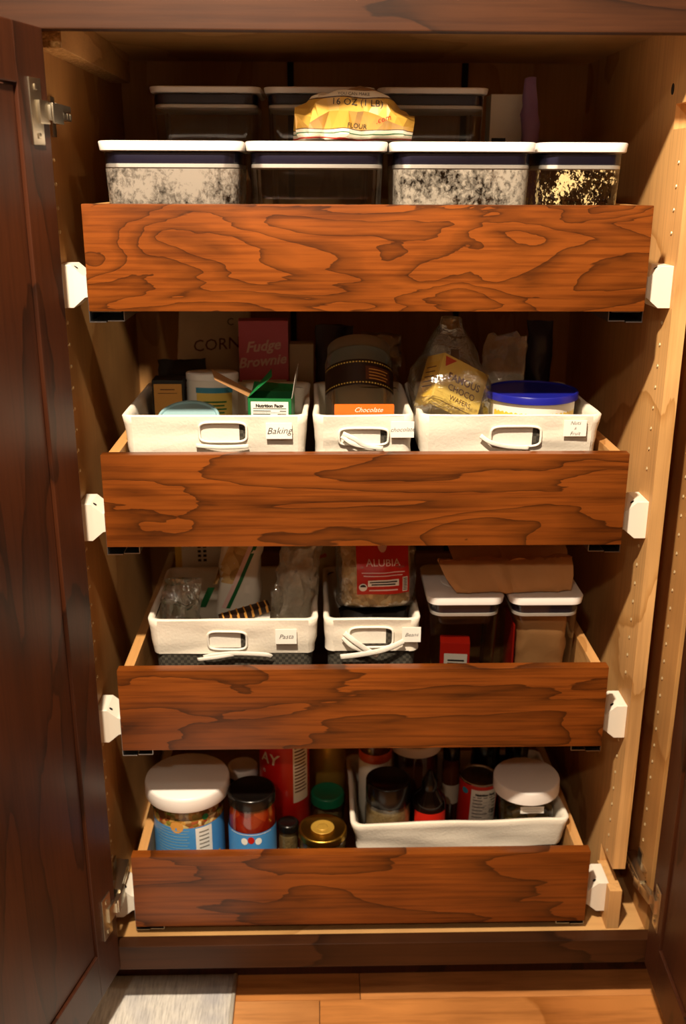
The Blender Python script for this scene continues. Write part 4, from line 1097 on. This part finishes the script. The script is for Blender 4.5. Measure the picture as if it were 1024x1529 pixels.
# red can at the back, standing on a small jar? -> stands on the drawer floor behind
def back_round(px0, px1, py_top, Yc):
    a = PY(px0, py_top+25, Yc); b_ = PY(px1, py_top+25, Yc); R = (b_.x-a.x)/2
    return (a.x+b_.x)/2, R
cx, R = back_round(388, 462, 1135, .185)
zt = PY(425, 1115, .185).z
t = can('red_can', 'tall red can with white lettering behind the pepper jar', 'can', (cx, .185, z4), R, .472-z4, M['red_can'], M['steel'])
hh = .472-z4
letter(t, 'AY', .030, cyl(R+.0006, -.62, hh*.78), M['white'], rot=-.05, thin=.0006, shear=.1)
letter(t, 'e', .016, cyl(R+.0006, -.86, hh*.69), M['white'])
patch(t, 'label_panel', R*.38, R*1.15, hh*.46, hh*.97, cyl(R+.0006), M['white'], 12)
rules(t, [(R*.45, R*1.05-.002*(k % 3), hh*.93-.007*k, hh*.93+.003-.007*k) for k in range(17)], cyl(R+.0009), M['brown_ink'], 'small_print', 6)
# white capped bottle behind
cx, R = back_round(340, 386, 1130, .215)
zt = PY(363, 1129, .215+R).z
jar('spice_bottle', 'dark bottle with a white ridged cap between the big tub and the red can', 'bottle', (cx, .215, z4), R, zt-z4, M['soy'], M['lid_white'], .018, lid_r=R*1.0, neck=.9)
# gold can and green-lidded jar, gold-lidded jar, small jar
cx, R = back_round(463, 516, 1125, .268)
can('gold_can', 'gold tin can standing behind the green-lidded jar', 'can', (cx, .268, z4+.07), R, .155, M['gold_dull'], M['gold'])
can('steel_can', 'plain steel can carrying the gold tin at the back of the bottom drawer', 'can', (cx, .268, z4), R, .0698, M['steel'], M['steel'])
a = PY(463, 1190, .185); b_ = PY(513, 1190, .185); R = (b_.x-a.x)/2; cx = (a.x+b_.x)/2
zt = PY(488, 1168, .185+R).z
jar('green_lid_jar', 'small clear jar with a green lid in front of the gold can', 'jar', (cx+.001, .188, z4), R, zt-z4, M['glass'], M['green_lid'], .020, M['tan_food'], .7, M['white'], (-1.4, 1.4, .01, .045), lid_r=R*1.0, neck=.92)
a = PY(445, 1232, .078); b_ = PY(518, 1232, .078); R = (b_.x-a.x)/2; cx = (a.x+b_.x)/2
zt = PY(482, 1214, .078+R).z
t, l = jar('gold_lid_jar', 'squat jar with a brassy gold lid beside the basket', 'jar', (cx, .080, z4), R*.95, zt-z4, M['glass'], M['gold'], .014, M['tan_food'], .9, lid_r=R, neck=.93)
hh = zt-z4
bm = bmx(); lathe(bm, [(R*.48, hh-.0004), (R*.48, hh+.0006), (R*.44, hh+.0008), (R*.4, hh+.0001)], 36); to_obj('lid_ring', bm, M['gold_dull'], l, True)
bm = bmx(); lathe(bm, [(R*.22, hh-.0004), (R*.22, hh+.0007), (R*.18, hh+.0009)], 30); to_obj('lid_boss', bm, M['gold_dull'], l, True)
a = PY(413, 1240, .082); b_ = PY(447, 1240, .082); R = (b_.x-a.x)/2; cx = (a.x+b_.x)/2
zt = PY(430, 1226, .1).z
jar('mustard_jar', 'small jar with a black lid and pale label squeezed beside the pepper jar', 'jar', (cx-.0005, .10, z4), R*.93, zt-z4, M['glass'], M['black_plastic'], .014, M['tan_food'], .9, M['white'], (-1.4, 1.4, .03, .07), lid_r=R*.93, neck=.9)

# basket of bottles
B4 = (-.020, .3705); YF4 = .058; ZR4 = .331
basket('long low white linen basket holding jars and cans in the bottom drawer', *B4, YF4, .235, z4, ZR4, .055, None, None, [], wr=1.6, twist=rad(1.8))
zb4 = z4+.0135
def rnd_at(px0, px1, py, Yc):
    a = PY(px0, py, Yc); b_ = PY(px1, py, Yc); return (a.x+b_.x)/2, (b_.x-a.x)/2
# black-lidded jar with tan contents
Yc = .120
cx, R = rnd_at(545, 614, 1185, Yc); zt = PY(578, 1146, Yc+R*.8).z
jar('tan_jar', 'glass jar of tan powder with a tall black lid in the basket', 'jar', (cx, Yc, zb4), R*1.0, zt-zb4, M['glass'], M['black_plastic'], .042, M['tan_food'], .93, lid_r=R*.97, neck=.9)
# orange topped white bottle
cx, R = rnd_at(517, 578, 1150, .205); zt = PY(547, 1115, .205).z
t = thing('orange_banded_jar', 'white jar with an orange band behind the black-lidded jar of tan powder', 'jar', (cx+.0155, .204, zb4))
R *= .80; hh = .425-zb4
bm = bmx(); lathe(bm, [(R*.95, 0), (R, .004), (R, hh-.05), (R*.95, hh-.042)], 44); to_obj('body', bm, M['white'], t, True, 40)
bm = bmx(); lathe(bm, [(R*.99, hh-.046), (R*1.01, hh-.045), (R*1.01, hh-.03), (R*.98, hh-.028)], 44); to_obj('band', bm, M['orange_lid'], t, True, 40)
bm = bmx(); lathe(bm, [(R*.94, hh-.030), (R*.96, hh-.028), (R*.96, hh-.002), (R*.92, hh)], 44); to_obj('lid', bm, M['amber_sauce'], t, True, 40)
# white lidded amber jar
cx, R = rnd_at(577, 657, 1140, .225); zt = PY(617, 1128, .225-R).z
t, l = jar('amber_jar', 'amber jar with a wide white lid at the back of the basket', 'jar', (cx+.003, .226, zb4), R*.86, .408-zb4, M['glass'], M['lid_white'], .02, M['amber_sauce'], .98, lid_r=R*.97, neck=.95)
patch(t, 'label', R*.1, R*.6, .06, .11, cyl(R*.9+.0006), M['cream_bag'], 8)
# dark bottle with pointed cap
cx, R = rnd_at(617, 667, 1205, .118); zt = PY(642, 1150, .118).z
t = thing('sauce_bottle', 'dark sauce bottle with a pointed black cap in the middle of the basket', 'bottle', (cx-.002, .118, zb4))
hh = zt-zb4
bm = bmx(); lathe(bm, [(R*.92, 0), (R, .004), (R, hh-.062), (R*.9, hh-.052), (R*.5, hh-.038), (R*.42, hh-.03)], 40); to_obj('body', bm, M['soy'], t, True, 50)
bm = bmx(); lathe(bm, [(R*.48, hh-.036), (R*.48, hh-.02), (R*.30, hh-.012), (R*.12, hh)], 28); to_obj('cap', bm, M['black_plastic'], t, True, 50)
patch(t, 'label', -R*1.1, R*1.1, .03, PY(642, 1216, .118-R).z-zb4, cyl(R+.0006), M['red'], 20)
# red and white nutrition can
Yc = .170
cx, R = rnd_at(680, 738, 1180, Yc); zt = PY(715, 1143, Yc+R*.9).z
t = can('tomato_can', 'red can with a white Nutrition Facts panel in the basket', 'can', (cx, Yc, zb4+.0012), R*.97, zt-zb4, M['red'], M['steel'], rot=(0, rad(2.5), 0))
hh = zt-zb4
patch(t, 'nutrition_panel', -R*.52, R*.98, hh*.2, hh*.93, cyl(R*.97+.0005), M['white'], 18)
fn = cyl(R*.97+.0009, .24, hh*.60); nutrition(t, R*1.4, hh*.62, fn, 6, '130')
bm = bmx(); lathe(bm, [(R*.92, hh-.0032), (R*.92, hh-.0022)], 40); to_obj('top', bm, M['gold_dull'], t, True, 40)
bm = bmx(); f4 = cyl(R*.97+.0007, -.9, hh*.88); vv = [bm.verts.new(f4(.007*cos(2*pi*k/16), .006*sin(2*pi*k/16))) for k in range(16)]; bm.faces.new(vv); to_obj('blue_spot', bm, M['blue_line'], t)
# dark bottles behind
for lb, p0, p1, Yc, H2, mt, lm, nm in (('dark lidded jar with a pale label behind the red nutrition can', 702, 746, .246, .150, 'soy', 'black_plastic', 'dark_jar'),
                                   ('dark brown bottle with a pale band between the sauce bottle and the dark lidded jar', 660, 687, .222, .150, 'amber_sauce', 'black_plastic', 'vanilla_bottle'),
                                   ('jar with a flat black lid behind the white-lidded plastic jar', 752, 788, .238, .150, 'soy', 'black_plastic', 'black_lid_jar')):
    cx, R = rnd_at(p0, p1, 1140, Yc)
    t, l = jar(nm, lb, 'bottle' if 'bottle' in nm else 'jar', (cx, Yc, zb4), R, H2+.04, M[mt], M[lm], .03, neck=.9, lid_r=R*.95)
    if nm != 'black_lid_jar': patch(t, 'label', -R*1.2, R*1.2, H2*.45, H2*.72, cyl(R+.0006), M['cream_bag'], 14)
# plastic jar with white lid, far right
Yc = .128
cx, R = rnd_at(743, 840, 1165, Yc); zt = PY(790, 1131, Yc+R*.97).z
t = thing('plastic_jar', 'square-shouldered clear plastic jar with a white screw lid and small label', 'jar', (cx-.0045, Yc, zb4+.001), (0, rad(-1.0), 0))
hh = zt-zb4
bm = bmx()
rloft(bm, [(0, R*1.44, R*1.44, .014), (.004, R*1.52, R*1.52, .016), (hh-.045, R*1.52, R*1.52, .018), (hh-.032, R*1.5, R*1.5, R*.74), (hh-.02, R*1.47, R*1.47, R*.76)], True, False, 8); to_obj('body', bm, M['clear'], t, True, 50)
bm = bmx(); rloft(bm, [(.003, R*1.4, R*1.4, .014), (.05, R*1.46, R*1.46, .016), (hh*.55, R*1.45, R*1.45, .02)], True, True, 6); to_obj('contents', bm, M['leaf_food'], t, True, 50)
bm = bmx(); lathe(bm, [(R*.985, hh-.026), (R, hh-.025), (R, hh-.004), (R*.985, hh-.0015), (R*.95, hh)], 52); to_obj('lid', bm, M['lid_white'], t, True, 40)
zpj = PY(797, 1210, Yc-R*.76).z-zb4
patch(t, 'label', -.022, .020, zpj-.007, zpj+.007, planar((.004, -R*.76-.0006, 0)), M['card'], 1)
rules(t, [(-.018, .016, zpj+.002, zpj+.0026), (-.018, .012, zpj-.0025, zpj-.002)], planar((.004, -R*.76-.0009, 0)), M['grey_board'])
